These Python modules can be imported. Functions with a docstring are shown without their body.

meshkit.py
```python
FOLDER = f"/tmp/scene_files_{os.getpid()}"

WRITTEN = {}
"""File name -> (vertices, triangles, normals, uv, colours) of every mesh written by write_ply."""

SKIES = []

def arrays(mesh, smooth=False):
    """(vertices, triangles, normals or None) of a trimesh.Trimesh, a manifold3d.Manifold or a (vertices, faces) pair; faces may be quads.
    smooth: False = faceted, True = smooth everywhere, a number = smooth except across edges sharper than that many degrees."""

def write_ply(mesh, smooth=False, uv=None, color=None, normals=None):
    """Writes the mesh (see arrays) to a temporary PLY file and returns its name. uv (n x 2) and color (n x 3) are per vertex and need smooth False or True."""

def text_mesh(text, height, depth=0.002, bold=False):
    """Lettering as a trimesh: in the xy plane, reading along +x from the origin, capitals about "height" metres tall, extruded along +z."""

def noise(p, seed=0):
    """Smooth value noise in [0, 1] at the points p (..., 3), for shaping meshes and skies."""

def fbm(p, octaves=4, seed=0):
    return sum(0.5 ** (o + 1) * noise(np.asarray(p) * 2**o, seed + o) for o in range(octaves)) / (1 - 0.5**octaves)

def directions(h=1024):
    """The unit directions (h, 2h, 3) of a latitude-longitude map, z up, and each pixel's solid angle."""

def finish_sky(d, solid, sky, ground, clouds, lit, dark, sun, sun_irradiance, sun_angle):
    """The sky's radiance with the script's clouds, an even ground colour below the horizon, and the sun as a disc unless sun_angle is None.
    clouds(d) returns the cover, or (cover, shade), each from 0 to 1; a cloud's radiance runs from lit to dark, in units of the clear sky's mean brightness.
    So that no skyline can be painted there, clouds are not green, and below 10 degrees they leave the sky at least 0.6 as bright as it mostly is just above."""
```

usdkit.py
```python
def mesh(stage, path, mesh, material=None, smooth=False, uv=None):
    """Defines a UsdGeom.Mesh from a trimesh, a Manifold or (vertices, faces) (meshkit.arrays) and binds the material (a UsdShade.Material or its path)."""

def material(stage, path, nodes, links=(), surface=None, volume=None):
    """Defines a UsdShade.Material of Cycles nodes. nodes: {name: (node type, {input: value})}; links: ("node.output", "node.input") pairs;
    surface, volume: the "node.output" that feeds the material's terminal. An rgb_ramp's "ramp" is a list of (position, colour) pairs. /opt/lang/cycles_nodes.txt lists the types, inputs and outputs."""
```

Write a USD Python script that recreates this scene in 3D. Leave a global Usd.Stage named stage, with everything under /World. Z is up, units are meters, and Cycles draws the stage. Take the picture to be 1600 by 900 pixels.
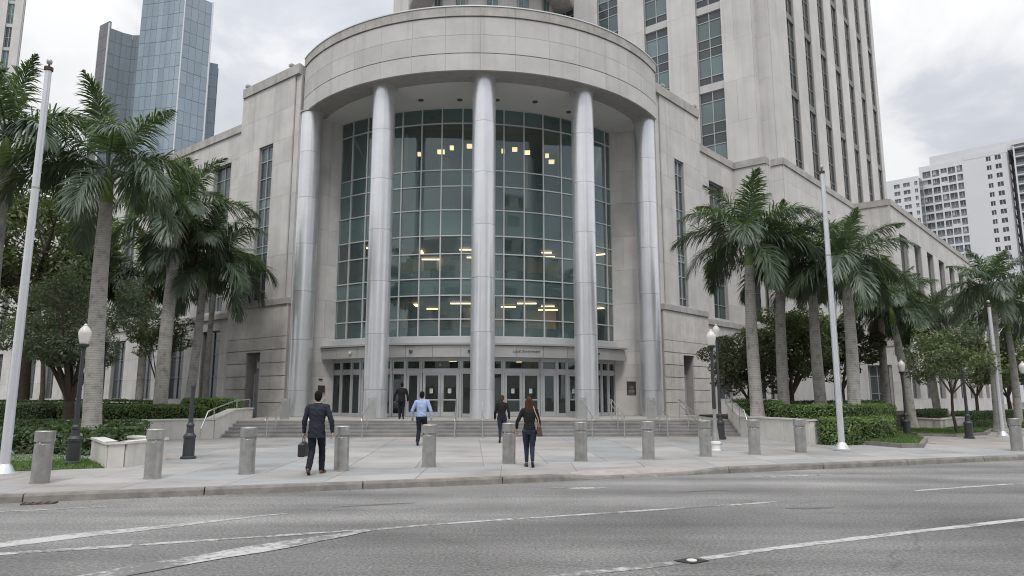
import math, random
import numpy as np, trimesh, manifold3d
from math import sin, cos, radians, pi, atan2, sqrt
from shapely.geometry import Polygon, box as sbox, LineString, Point
from shapely.ops import unary_union
from pxr import Usd, UsdGeom, UsdLux, UsdShade, Gf, Sdf, Vt
import usdkit, meshkit

stage = Usd.Stage.CreateInMemory()
UsdGeom.SetStageUpAxis(stage, UsdGeom.Tokens.z)
UsdGeom.SetStageMetersPerUnit(stage, 1.0)
world = UsdGeom.Xform.Define(stage, '/World')
stage.SetDefaultPrim(world.GetPrim())
UsdGeom.Scope.Define(stage, '/World/Looks')

# ------------------------------------------------------------------ camera, sky, sun, exposure
CAM_PITCH, CAM_Z, FOCAL_PX = 9.0, 1.80, 1080.0
cam = UsdGeom.Camera.Define(stage, '/World/camera')
cam.AddTranslateOp().Set((0, 0, CAM_Z)); cam.AddRotateXOp().Set(90 + CAM_PITCH)
cam.CreateHorizontalApertureAttr(36.0); cam.CreateVerticalApertureAttr(36.0 * 9 / 16)
cam.CreateFocalLengthAttr(36.0 * FOCAL_PX / 1600); cam.CreateClippingRangeAttr(Gf.Vec2f(0.1, 5000))
cam.CreateExposureAttr(0.12)
SUN_EL, SUN_AZ = radians(58), radians(181)      # azimuth of the direction towards the sun, from +y clockwise
SKY_STRENGTH = 0.11
usdkit.material(stage, '/World/Looks/sky_dome', {
    'sky': ('sky_texture', {'sky_type': 'single_scattering', 'sun_disc': False, 'sun_elevation': SUN_EL, 'sun_rotation': SUN_AZ, 'aerosol_density': 3.0}),
    'tc': ('texture_coordinate', {}), 'sep': ('separate_xyz', {}),
    'zp': ('math', {'math_type': 'maximum', 'value2': 0.0}), 'za': ('math', {'math_type': 'add', 'value2': 0.22}),
    'inv': ('math', {'math_type': 'divide', 'value1': 1.0}),
    'pl': ('vector_math', {'math_type': 'scale'}),
    'mp': ('mapping', {'location': (2.6, 0.9, 0.0), 'scale': (1.0, 1.0, 0.6)}),
    'n1': ('noise_texture', {'scale': 1.75, 'detail': 7.0, 'roughness': 0.52, 'distortion': 0.45}),
    'r1': ('rgb_ramp', {'ramp': [(0.0, (4.6, 4.9, 5.4)), (0.38, (5.2, 5.45, 5.95)), (0.46, (5.9, 6.15, 6.6)), (0.52, (7.4, 7.5, 7.7)), (0.58, (8.2, 8.25, 8.3)), (1.0, (8.3, 8.35, 8.4))]}),
    # an overcast sky is brighter overhead than at the horizon
    'zpw': ('math', {'math_type': 'power', 'value2': 3.6}),
    'zen': ('map_range', {'from_min': 0.0, 'from_max': 1.0, 'to_min': 0.92, 'to_max': 3.3}),
    'cl': ('vector_math', {'math_type': 'scale'}),
    'mx': ('mix', {'fac': 0.97}),
    'bg': ('background_shader', {'strength': SKY_STRENGTH}),
}, [('tc.generated', 'sep.vector'), ('sep.z', 'zp.value1'), ('zp.value', 'za.value1'), ('za.value', 'inv.value2'),
    ('tc.generated', 'pl.vector1'), ('inv.value', 'pl.scale'), ('pl.vector', 'mp.vector'), ('mp.vector', 'n1.vector'), ('n1.fac', 'r1.fac'),
    ('zp.value', 'zpw.value1'), ('zpw.value', 'zen.value'), ('r1.color', 'cl.vector1'), ('zen.result', 'cl.scale'), ('sky.color', 'mx.color1'), ('cl.vector', 'mx.color2'),
    ('mx.color', 'bg.color')], surface='bg.background')
dome = UsdLux.DomeLight.Define(stage, '/World/sky')
dome.GetPrim().SetCustomDataByKey('kind', 'structure')
UsdShade.MaterialBindingAPI.Apply(dome.GetPrim()).Bind(UsdShade.Material.Get(stage, '/World/Looks/sky_dome'))
sun = UsdLux.DistantLight.Define(stage, '/World/sun')
sun.CreateIntensityAttr(0.4); sun.CreateAngleAttr(16.0); sun.CreateNormalizeAttr(True); sun.CreateColorAttr(Gf.Vec3f(1.0, 0.97, 0.93))
sun.AddRotateXYZOp().Set(Gf.Vec3f(90 - math.degrees(SUN_EL), 0, 180 - math.degrees(SUN_AZ)))   # -z points from the sun to the scene

# ------------------------------------------------------------------ helpers
UPV = np.array([0, 0, 1.0])
_names = {}
def numbered(parent, name):
    k = _names.get((parent, name), 0); _names[(parent, name)] = k + 1
    return name if k == 0 else f'{name}_{k:03d}'
def tag(prim, label=None, cat=None, group=None, kind=None):
    for k, v in (('label', label), ('category', cat), ('group', group), ('kind', kind)):
        if v: prim.SetCustomDataByKey(k, v)
class Node:
    def __init__(s, path, loc, R): s.path, s.loc, s.R = path, np.asarray(loc, float), R
def thing(name, label, cat, loc=(0, 0, 0), yaw=0.0, group=None, scale=1.0):
    """An Xform under /World. Its parts' meshes are given in the thing's own frame (yaw in degrees about z)."""
    p = '/World/' + numbered('/World', name)
    x = UsdGeom.Xform.Define(stage, p); x.AddTranslateOp().Set(Gf.Vec3d(*map(float, loc)))
    if yaw: x.AddRotateZOp().Set(float(yaw))
    if scale != 1.0: x.AddScaleOp().Set(Gf.Vec3f(scale, scale, scale))
    tag(x.GetPrim(), label, cat, group)
    n = Node(p, (0, 0, 0), 0); n.prim = x.GetPrim(); return n
def world_thing(name, label, cat, loc, group=None):
    """As thing(), for parts whose meshes are given in world coordinates."""
    n = thing(name, label, cat, loc, 0, group); n.loc = np.asarray(loc, float); return n
def arr(m):
    if hasattr(m, 'to_mesh'): mm = m.to_mesh(); return np.array(mm.vert_properties[:, :3], float), np.array(mm.tri_verts)
    if isinstance(m, trimesh.Trimesh): return np.array(m.vertices), np.array(m.faces)
    v, f = np.asarray(m[0], float), np.asarray(m[1], int)
    if f.shape[1] == 4: f = np.vstack([f[:, [0, 1, 2]], f[:, [0, 2, 3]]])
    return v, f
def obj(name, mesh, mat, parent=None, smooth=False, label=None, kind=None):
    pp = parent.path if parent is not None else '/World'
    path = pp + '/' + numbered(pp, name)
    v, f = arr(mesh)
    if parent is not None: v = v - parent.loc
    usdkit.mesh(stage, path, (v, f), MAT[mat], smooth=smooth)
    n = Node(path, parent.loc if parent is not None else (0, 0, 0), 0); n.prim = stage.GetPrimAtPath(path)
    tag(n.prim, label, None, None, kind); return n
def single(name, mesh, mat, label, cat, loc, group=None, smooth=False, kind=None):
    """A thing that is one mesh (world coordinates), its origin at its base."""
    path = '/World/' + numbered('/World', name)
    v, f = arr(mesh); m = usdkit.mesh(stage, path, (v - np.asarray(loc, float), f), MAT[mat], smooth=smooth)
    m.AddTranslateOp().Set(Gf.Vec3d(*map(float, loc))); tag(m.GetPrim(), label, cat, group, kind)
    n = Node(path, loc, 0); n.prim = m.GetPrim(); return n
def structure(name, mesh, mat, smooth=False):
    n = obj(name, mesh, mat, None, smooth); tag(n.prim, kind='structure'); return n
def part_group(name, parent):
    """A part that has no mesh of its own, only sub-parts."""
    p = parent.path + '/' + numbered(parent.path, name); UsdGeom.Xform.Define(stage, p)
    n = Node(p, parent.loc, 0); n.prim = stage.GetPrimAtPath(p); return n

class MB:
    """Collects triangles."""
    def __init__(s): s.v, s.f, s.n = [], [], 0
    def add(s, m):
        v, f = arr(m); s.v.append(v); s.f.append(f + s.n); s.n += len(v); return s
    def box(s, c, size, ux=(1, 0, 0), uy=(0, 1, 0), uz=(0, 0, 1)):
        ux, uy, uz = (np.asarray(u, float) for u in (ux, uy, uz)); c = np.asarray(c, float)
        q = np.array([(i, j, k) for k in (-.5, .5) for j in (-.5, .5) for i in (-.5, .5)])
        v = c + q[:, :1] * size[0] * ux + q[:, 1:2] * size[1] * uy + q[:, 2:] * size[2] * uz
        f = [[0, 2, 3, 1], [4, 5, 7, 6], [0, 1, 5, 4], [2, 6, 7, 3], [0, 4, 6, 2], [1, 3, 7, 5]]
        if np.dot(np.cross(ux, uy), uz) < 0: f = [r[::-1] for r in f]
        return s.add((v, f))
    def tube(s, pts, r, sides=8, cap=True):
        p = np.asarray(pts, float); r = np.broadcast_to(np.asarray(r, float), (len(p),))
        t = np.gradient(p, axis=0); t /= np.linalg.norm(t, axis=1, keepdims=True) + 1e-12
        a = np.cross(t, np.where(np.abs(t[:, 2:]) < .9, [[0, 0, 1.]], [[1., 0, 0]])); a /= np.linalg.norm(a, axis=1, keepdims=True) + 1e-12
        b = np.cross(t, a); an = np.arange(sides) * 2 * pi / sides
        v = (p[:, None] + r[:, None, None] * (np.cos(an)[None, :, None] * a[:, None] + np.sin(an)[None, :, None] * b[:, None])).reshape(-1, 3)
        f = []
        for i in range(len(p) - 1):
            for j in range(sides):
                k = (j + 1) % sides; f += [[i * sides + j, i * sides + k, (i + 1) * sides + k], [i * sides + j, (i + 1) * sides + k, (i + 1) * sides + j]]
        if cap:
            n = len(v); v = np.vstack([v, p[:1], p[-1:]]); e = (len(p) - 1) * sides
            for j in range(sides):
                k = (j + 1) % sides; f += [[n, k, j], [n + 1, e + j, e + k]]
        return s.add((v, np.array(f)))
    def lathe(s, prof, c=(0, 0, 0), sides=24):
        """prof: (radius, z) from bottom to top."""
        an = np.arange(sides) * 2 * pi / sides
        v = np.array([[(r * cos(a), r * sin(a), z) for a in an] for r, z in prof]).reshape(-1, 3) + np.asarray(c, float)
        f = []
        for i in range(len(prof) - 1):
            for j in range(sides):
                k = (j + 1) % sides; f += [[i * sides + j, i * sides + k, (i + 1) * sides + k], [i * sides + j, (i + 1) * sides + k, (i + 1) * sides + j]]
        n = len(v); e = (len(prof) - 1) * sides
        v = np.vstack([v, np.asarray(c, float) + [0, 0, prof[0][1]], np.asarray(c, float) + [0, 0, prof[-1][1]]])
        for j in range(sides):
            k = (j + 1) % sides; f += [[n, k, j], [n + 1, e + j, e + k]]
        return s.add((v, np.array(f)))
    def prism(s, poly, z0, z1, zf=None):
        """A shapely polygon in plan as a closed prism; zf(x, y) is added to the heights."""
        for g in getattr(poly, 'geoms', [poly]):
            if g.is_empty or g.area < 1e-5: continue
            m = trimesh.creation.extrude_polygon(g, z1 - z0, engine='earcut'); v = np.array(m.vertices); v[:, 2] += z0
            if zf is not None: v[:, 2] += zf(v[:, 0], v[:, 1])
            s.add((v, m.faces))
        return s
    @property
    def mesh(s): return (np.vstack(s.v), np.vstack(s.f))

class Wall:
    """A vertical wall plane: p0 (x, y), u along it, n towards the street; (s, z, off) is a point of it."""
    def __init__(w, p0, u, n): w.p, w.u, w.n = np.array([p0[0], p0[1], 0.]), np.array([u[0], u[1], 0.]), np.array([n[0], n[1], 0.])
    def at(w, s, z, off=0.0): return w.p + w.u * s + w.n * off + UPV * z
    def slab(w, s0, s1, z0, z1, o0, o1, mb=None):
        mb = mb or MB(); mb.box(w.at((s0 + s1) / 2, (z0 + z1) / 2, (o0 + o1) / 2), (abs(s1 - s0), abs(o1 - o0), z1 - z0), w.u, w.n, UPV); return mb
    def poly(w, pg, o0, o1, mb=None):
        mb = mb or MB()
        for g in getattr(pg, 'geoms', [pg]):
            if g.is_empty or g.area < 1e-4: continue
            m = trimesh.creation.extrude_polygon(g, o1 - o0, engine='earcut'); q = np.array(m.vertices)
            v = w.p + q[:, :1] * w.u + q[:, 1:2] * UPV + (q[:, 2:] + o0) * w.n
            f = np.array(m.faces)
            if np.dot(np.cross(w.u, UPV), w.n) < 0: f = f[:, ::-1]
            mb.add((v, f))
        return mb

# ------------------------------------------------------------------ materials (real-world base colours; wear and grain only)
MAT = {}
def mat(name, nodes, links, surface='p.BSDF'):
    MAT[name] = usdkit.material(stage, '/World/Looks/' + name, nodes, links, surface=surface); return name
def plain(name, col, rough=.6, metal=0., var=.12, scale=3., obj_var=0., bump=0., bump_scale=40., spec=.5, streak=0., dirt=(0.5, 0.5, 0.5), detail=5., coat=0.):
    """A principled surface whose colour drifts with noise in world space, from piece to piece (obj_var) and in vertical rain streaks (streak)."""
    c = np.array(col, float)
    N = {'g': ('geometry', {}), 'n': ('noise_texture', {'scale': scale, 'detail': detail, 'roughness': .62}),
         'r': ('rgb_ramp', {'ramp': [(0.25, c * (1 - var)), (0.5, c), (0.75, np.minimum(c * (1 + var), 1))]}),
         'p': ('principled_bsdf', {'roughness': rough, 'metallic': metal, 'specular_ior_level': spec, 'coat_weight': coat})}
    L = [('g.position', 'n.vector'), ('n.fac', 'r.fac')]; out = 'r.color'
    if streak:
        N['sm'] = ('mapping', {'scale': (2.6, 2.6, .10)}); N['sn'] = ('noise_texture', {'scale': 1.0, 'detail': 5.0, 'roughness': .6})
        N['sr'] = ('map_range', {'from_min': .52, 'from_max': .78, 'to_min': 0., 'to_max': streak, 'clamp': True})
        N['sx'] = ('mix', {'color2': tuple(c * np.array(dirt))})
        L += [('g.position', 'sm.vector'), ('sm.vector', 'sn.vector'), ('sn.fac', 'sr.value'), ('sr.result', 'sx.fac'), (out, 'sx.color1')]; out = 'sx.color'
    if obj_var:
        N['oi'] = ('object_info', {}); N['om'] = ('map_range', {'from_min': 0., 'from_max': 1., 'to_min': 1 - obj_var, 'to_max': 1 + obj_var})
        N['oh'] = ('hsv', {}); L += [('oi.random', 'om.value'), ('om.result', 'oh.value'), (out, 'oh.color')]; out = 'oh.color'
    L.append((out, 'p.base_color'))
    if bump:
        N['bn'] = ('noise_texture', {'scale': bump_scale, 'detail': 4.0}); N['b'] = ('bump', {'strength': bump, 'distance': .01})
        L += [('g.position', 'bn.vector'), ('bn.fac', 'b.height'), ('b.normal', 'p.normal')]
    return mat(name, N, L)

plain('limestone', (.50, .485, .465), .85, var=.14, scale=.9, obj_var=.07, streak=.55, bump=.15, bump_scale=30, spec=.25, dirt=(.55, .54, .53))
plain('limestone_core', (.33, .315, .30), .9, spec=.2)
plain('fascia_stone', (.465, .455, .442), .85, var=.12, scale=.8, obj_var=.06, streak=.5, bump=.12, bump_scale=30, spec=.25, dirt=(.6, .59, .58))
plain('cornice_stone', (.38, .365, .345), .9, var=.2, scale=1.6, obj_var=.05, streak=.6, spec=.2, dirt=(.5, .5, .48))
plain('base_stone', (.54, .515, .485), .85, var=.18, scale=1.3, obj_var=.075, streak=.55, bump=.15, bump_scale=30, spec=.25, dirt=(.6, .58, .55))
plain('tower_stone', (.52, .507, .492), .85, var=.12, scale=.5, obj_var=.055, streak=.45, spec=.25, dirt=(.65, .64, .63))
plain('soffit_plaster', (.60, .585, .565), .9, var=.05, scale=.6, spec=.2)
plain('column_metal', (.68, .69, .71), .30, metal=.75, var=.07, scale=1.2, obj_var=.04, streak=.18, dirt=(.72, .72, .72), bump=.03, bump_scale=1.5)
plain('seam', (.40, .40, .41), .6)
plain('groove_dark', (.05, .05, .05), .7)
plain('canopy_metal', (.44, .435, .425), .42, metal=.45, var=.07, scale=2, obj_var=.04)
plain('sill_metal', (.55, .56, .57), .4, metal=.4, var=.06, scale=2)
plain('door_metal', (.50, .51, .525), .36, metal=.55, var=.06, scale=3, obj_var=.03)
plain('mullion_metal', (.60, .62, .62), .4, metal=.45, var=.05, scale=3)
plain('window_frame', (.36, .385, .385), .45, metal=.4, var=.05, scale=3)
plain('dark_frame', (.10, .105, .105), .5, metal=.2)
plain('steel', (.62, .62, .61), .28, metal=.95, var=.08, scale=6)
plain('bollard_steel', (.36, .355, .34), .40, metal=.75, var=.24, scale=5, obj_var=.08, streak=.6, dirt=(.6, .58, .55))
plain('pole_metal', (.62, .635, .66), .36, metal=.6, var=.08, scale=3, streak=.3, dirt=(.6, .6, .6))
plain('lamp_black', (.030, .032, .034), .45, var=.25, scale=9)
plain('lamp_grey', (.35, .35, .34), .45, metal=.6, var=.2, scale=9)
plain('white_paint', (.72, .72, .70), .5, var=.1, scale=9)
plain('planter_stone', (.56, .54, .50), .85, var=.12, scale=1.8, obj_var=.05, streak=.4, bump=.1, spec=.25, dirt=(.55, .53, .5))
plain('step_stone', (.235, .232, .225), .8, var=.26, scale=1.3, obj_var=.06, streak=.35, spec=.3, dirt=(.6, .6, .6))
plain('step_tread', (.36, .34, .31), .8, var=.18, scale=1.0, obj_var=.05, spec=.3)
plain('kerb_stone', (.20, .19, .175), .85, var=.35, scale=3.5, obj_var=.06, streak=.5, bump=.3, bump_scale=25, spec=.2)
plain('soil', (.05, .038, .028), .95, var=.35, scale=12, bump=.5)
plain('grass_soil', (.050, .078, .020), .95, var=.4, scale=9)
plain('blade', (.085, .155, .035), .6, var=.35, scale=5, spec=.3)
plain('palm_trunk_grey', (.34, .325, .30), .85, var=.22, scale=5, obj_var=.08, bump=.4, bump_scale=18, spec=.2)
plain('crownshaft_green', (.15, .21, .05), .45, var=.3, scale=4)
plain('bark', (.085, .068, .052), .9, var=.35, scale=9, obj_var=.1, bump=.6, bump_scale=20, spec=.2)
plain('tread_dark', (.02, .02, .02), .8)
plain('plaque_bronze', (.045, .04, .035), .45, metal=.3)
plain('paper', (.50, .51, .52), .8, var=.03)
plain('suit_navy', (.018, .021, .032), .75, var=.18, scale=20, spec=.25)
plain('trousers_dark', (.014, .016, .023), .8, var=.2, scale=20, spec=.2)
plain('jacket_black', (.013, .013, .015), .78, var=.2, scale=20, spec=.22)
plain('jeans_navy', (.026, .032, .050), .8, var=.25, scale=25, spec=.2)
plain('shirt_blue', (.30, .375, .56), .75, var=.10, scale=14, spec=.25)
plain('collar_white', (.75, .75, .76), .8, var=.03)
plain('skin', (.42, .24, .165), .55, var=.08, scale=20)
plain('hair_dark', (.012, .010, .009), .85, spec=.12, var=.3, scale=40)
plain('hair_brown', (.06, .032, .018), .85, spec=.12, var=.35, scale=40)
plain('shoe_black', (.014, .013, .013), .35, var=.2)
plain('shoe_brown', (.085, .045, .028), .4, var=.2)
plain('leather_black', (.016, .016, .018), .45, var=.2, scale=20)
plain('leather_brown', (.075, .042, .030), .5, var=.25, scale=15)
plain('strap_tan', (.34, .22, .15), .6)
plain('white_render', (.57, .58, .60), .8, var=.04, scale=.12, obj_var=.03, spec=.3)
plain('interior_wall', (.50, .42, .30), .8, var=.06, scale=.6)
plain('interior_dark', (.10, .095, .085), .85, var=.15, scale=.8)
plain('car_white', (.72, .73, .74), .25, coat=.6, var=.02)
plain('rust', (.075, .048, .038), .9, var=.4, scale=14)
plain('tactile_red', (.325, .28, .262), .9, var=.2, scale=3)
plain('leaf_litter', (.26, .18, .07), .8, var=.3, scale=30)
plain('opposite_stone', (.40, .38, .35), .85, var=.1, scale=.4)

def glass(name, tint, refl=1.0, rough=0.0, ior=1.6, gcol=(.92, .95, .97)):
    mat(name, {'t': ('transparent_bsdf', {'color': tint}), 'g': ('glossy_bsdf', {'color': gcol, 'roughness': rough}), 'f': ('fresnel', {'IOR': ior}),
               'k': ('math', {'math_type': 'multiply', 'value2': refl, 'use_clamp': True}), 'm': ('mix_closure', {})},
        [('f.fac', 'k.value1'), ('k.value', 'm.fac'), ('t.BSDF', 'm.closure1'), ('g.BSDF', 'm.closure2')], surface='m.closure')
def veil_glass(name, tint, dif, fac, refl):
    """Tinted glass with a dusty, partly blinded body: transparent and diffuse under a sharp reflection; each pane differs."""
    mat(name, {'oi': ('object_info', {}), 'om': ('map_range', {'to_min': fac * .45, 'to_max': fac * 1.5}), 't': ('transparent_bsdf', {'color': tint}), 'd': ('diffuse_bsdf', {'color': dif}), 'h': ('mix_closure', {}), 'g': ('glossy_bsdf', {'color': (.80, .92, .96), 'roughness': .01}),
               'f': ('fresnel', {'IOR': 1.6}), 'k': ('math', {'math_type': 'multiply', 'value2': refl, 'use_clamp': True}), 'm': ('mix_closure', {})},
        [('oi.random', 'om.value'), ('om.result', 'h.fac'), ('t.BSDF', 'h.closure1'), ('d.BSDF', 'h.closure2'), ('f.fac', 'k.value1'), ('k.value', 'm.fac'), ('h.closure', 'm.closure1'), ('g.BSDF', 'm.closure2')], surface='m.closure')
veil_glass('curtain_glass', (.66, .76, .73), (.17, .24, .235), .22, 1.9)
veil_glass('spandrel_glass', (.45, .58, .55), (.13, .195, .19), .55, 1.7)
veil_glass('door_glass', (.55, .60, .56), (.10, .125, .115), .14, 1.1)
plain('strip_frame', (.15, .15, .148), .5, metal=.2)
def solid_glass(name, col, rough=.08, spec=.9, obj_var=.25, scale=.3, var=.25, bump=0.02):
    plain(name, col, rough, var=var, scale=scale, obj_var=obj_var, spec=spec, bump=bump, bump_scale=1.2)
solid_glass('window_glass', (.030, .042, .044), spec=.8)
solid_glass('window_glass_teal', (.075, .115, .12), spec=1.0, obj_var=.35)
solid_glass('window_glass_dark', (.045, .052, .058), spec=.6)
solid_glass('strip_glass', (.022, .024, .027), rough=.2, spec=.35)
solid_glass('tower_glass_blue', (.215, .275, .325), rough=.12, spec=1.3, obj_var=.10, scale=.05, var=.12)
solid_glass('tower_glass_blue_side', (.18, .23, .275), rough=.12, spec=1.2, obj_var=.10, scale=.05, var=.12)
solid_glass('tower_glass_grey', (.12, .15, .18), rough=.15, spec=1.0, obj_var=.10, scale=.05, var=.15)
plain('tower_panel_grey', (.17, .175, .185), .6, var=.1, scale=.05, obj_var=.05)
plain('tower_line', (.18, .235, .28), .5)
solid_glass('balcony_glass', (.14, .15, .165), obj_var=.5, spec=.6)
mat('globe_glass', {'p': ('principled_bsdf', {'base_color': (.60, .60, .57), 'roughness': .3, 'subsurface_weight': .3, 'subsurface_scale': .05, 'transmission_weight': .15})}, [])
mat('lamp_soft', {'e': ('emission', {'color': (1.0, .72, .36), 'strength': 1.9})}, [], surface='e.emission')
mat('lamp_glow', {'e': ('emission', {'color': (1.0, .66, .32), 'strength': 4.5})}, [], surface='e.emission')
def leafmat(name, cols, trans=(.10, .16, .03), rough=.45, scale=.9, tw=.25, spec=.5):
    mat(name, {'g': ('geometry', {}), 'n': ('noise_texture', {'scale': scale, 'detail': 3.0}), 'a': ('math', {'math_type': 'multiply_add', 'value2': .5, 'value3': .0}),
               'b': ('math', {'math_type': 'multiply', 'value2': .5}), 's': ('math', {'math_type': 'add'}),
               'r': ('rgb_ramp', {'ramp': list(zip(np.linspace(.2, .8, len(cols)), cols))}),
               'p': ('principled_bsdf', {'roughness': rough, 'specular_ior_level': spec}), 't': ('translucent_bsdf', {'color': trans}), 'm': ('mix_closure', {'fac': tw})},
        [('g.position', 'n.vector'), ('n.fac', 'b.value1'), ('g.random_per_island', 'a.value1'), ('a.value', 's.value1'), ('b.value', 's.value2'), ('s.value', 'r.fac'),
         ('r.color', 'p.base_color'), ('p.BSDF', 'm.closure1'), ('t.BSDF', 'm.closure2')], surface='m.closure')
leafmat('palm_frond', [(0.0716, 0.1005, 0.0683), (0.1405, 0.1873, 0.1191), (0.205, 0.2516, 0.1656), (0.2989, 0.3347, 0.2323)], rough=.38, scale=.5)
leafmat('palm_frond_young', [(.05, .09, .02), (.09, .15, .03), (.13, .19, .05)], rough=.4, scale=.5)
leafmat('leaf_dark', [(0.1026, 0.1311, 0.0882), (0.1846, 0.2298, 0.1464), (0.3081, 0.3556, 0.2291)])
leafmat('leaf_olive', [(0.0932, 0.1104, 0.0488), (0.168, 0.1936, 0.0808), (0.2514, 0.2686, 0.1146)])
leafmat('leaf_rust', [(0.0696, 0.0775, 0.0427), (0.1137, 0.1105, 0.0567), (0.1816, 0.1262, 0.0628), (0.2316, 0.124, 0.0653)])
leafmat('leaf_light', [(0.1018, 0.1315, 0.0601), (0.1677, 0.2049, 0.0978), (0.233, 0.2701, 0.1362)])
leafmat('hedge_leaf', [(0.1004, 0.1609, 0.0489), (0.2046, 0.3165, 0.0816), (0.345, 0.4794, 0.1258)], rough=.4)
leafmat('hedge_leaf_dark', [(0.0568, 0.0899, 0.0403), (0.1098, 0.1636, 0.0642), (0.1883, 0.2502, 0.1056)], rough=.4)
# asphalt: pale worn aggregate, wheel-polished bands, a few tar cracks
mat('asphalt', {'g': ('geometry', {}), 'n1': ('noise_texture', {'scale': 26.0, 'detail': 6.0, 'roughness': .8}), 'n2': ('noise_texture', {'scale': .35, 'detail': 5.0}),
                'mp': ('mapping', {'rotation': (0, 0, radians(-20)), 'scale': (.10, .9, 1)}), 'n3': ('noise_texture', {'scale': 1.0, 'detail': 4.0}),
                'v': ('voronoi_texture', {'scale': 120.0}),
                'r1': ('rgb_ramp', {'ramp': [(.31, (.050, .049, .047)), (.5, (.138, .134, .129)), (.69, (.27, .263, .253))]}),
                'r2': ('map_range', {'from_min': .3, 'from_max': .7, 'to_min': .74, 'to_max': 1.24}), 'r3': ('map_range', {'from_min': .3, 'from_max': .7, 'to_min': .70, 'to_max': 1.28}),
                'mm': ('math', {'math_type': 'multiply'}), 'h': ('hsv', {}),
                'xy': ('separate_xyz', {}), 'qk': ('math', {'math_type': 'multiply_add', 'value2': -.37}), 'ql': ('map_range', {'range_type': 'smoothstep', 'from_min': 9.5, 'from_max': 12.5, 'to_min': .97, 'to_max': 1.34}), 'm3': ('math', {'math_type': 'multiply'}),
                'cm': ('mapping', {'scale': (1, 1, 1)}), 'cn': ('noise_texture', {'scale': .9, 'detail': 5.0}), 'cv': ('vector_math', {'math_type': 'multiply_add', 'vector2': (1.6, 1.6, 0)}),
                'vo': ('voronoi_texture', {'feature': 'distance_to_edge', 'scale': .16}), 'ck': ('map_range', {'from_min': .0, 'from_max': .0035, 'to_min': .35, 'to_max': 0.0, 'clamp': True}),
                'cx': ('mix', {'color2': (.035, .034, .033)}),
                'p': ('principled_bsdf', {'roughness': .88, 'specular_ior_level': .3}), 'b': ('bump', {'strength': .5, 'distance': .006})},
    [('g.position', 'n1.vector'), ('g.position', 'n2.vector'), ('g.position', 'mp.vector'), ('mp.vector', 'n3.vector'), ('g.position', 'v.vector'), ('n1.fac', 'r1.fac'),
     ('n2.fac', 'r2.value'), ('n3.fac', 'r3.value'), ('r2.result', 'mm.value1'), ('r3.result', 'mm.value2'), ('g.position', 'xy.vector'), ('xy.x', 'qk.value1'), ('xy.y', 'qk.value3'), ('qk.value', 'ql.value'), ('mm.value', 'm3.value1'), ('ql.result', 'm3.value2'), ('m3.value', 'h.value'), ('r1.color', 'h.color'),
     ('g.position', 'cn.vector'), ('cn.color', 'cv.vector1'), ('g.position', 'cv.vector3'), ('cv.vector', 'vo.vector'), ('vo.distance', 'ck.value'), ('ck.result', 'cx.fac'),
     ('h.color', 'cx.color1'), ('cx.color', 'p.base_color'), ('n1.fac', 'b.height'), ('b.normal', 'p.normal')])
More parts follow.
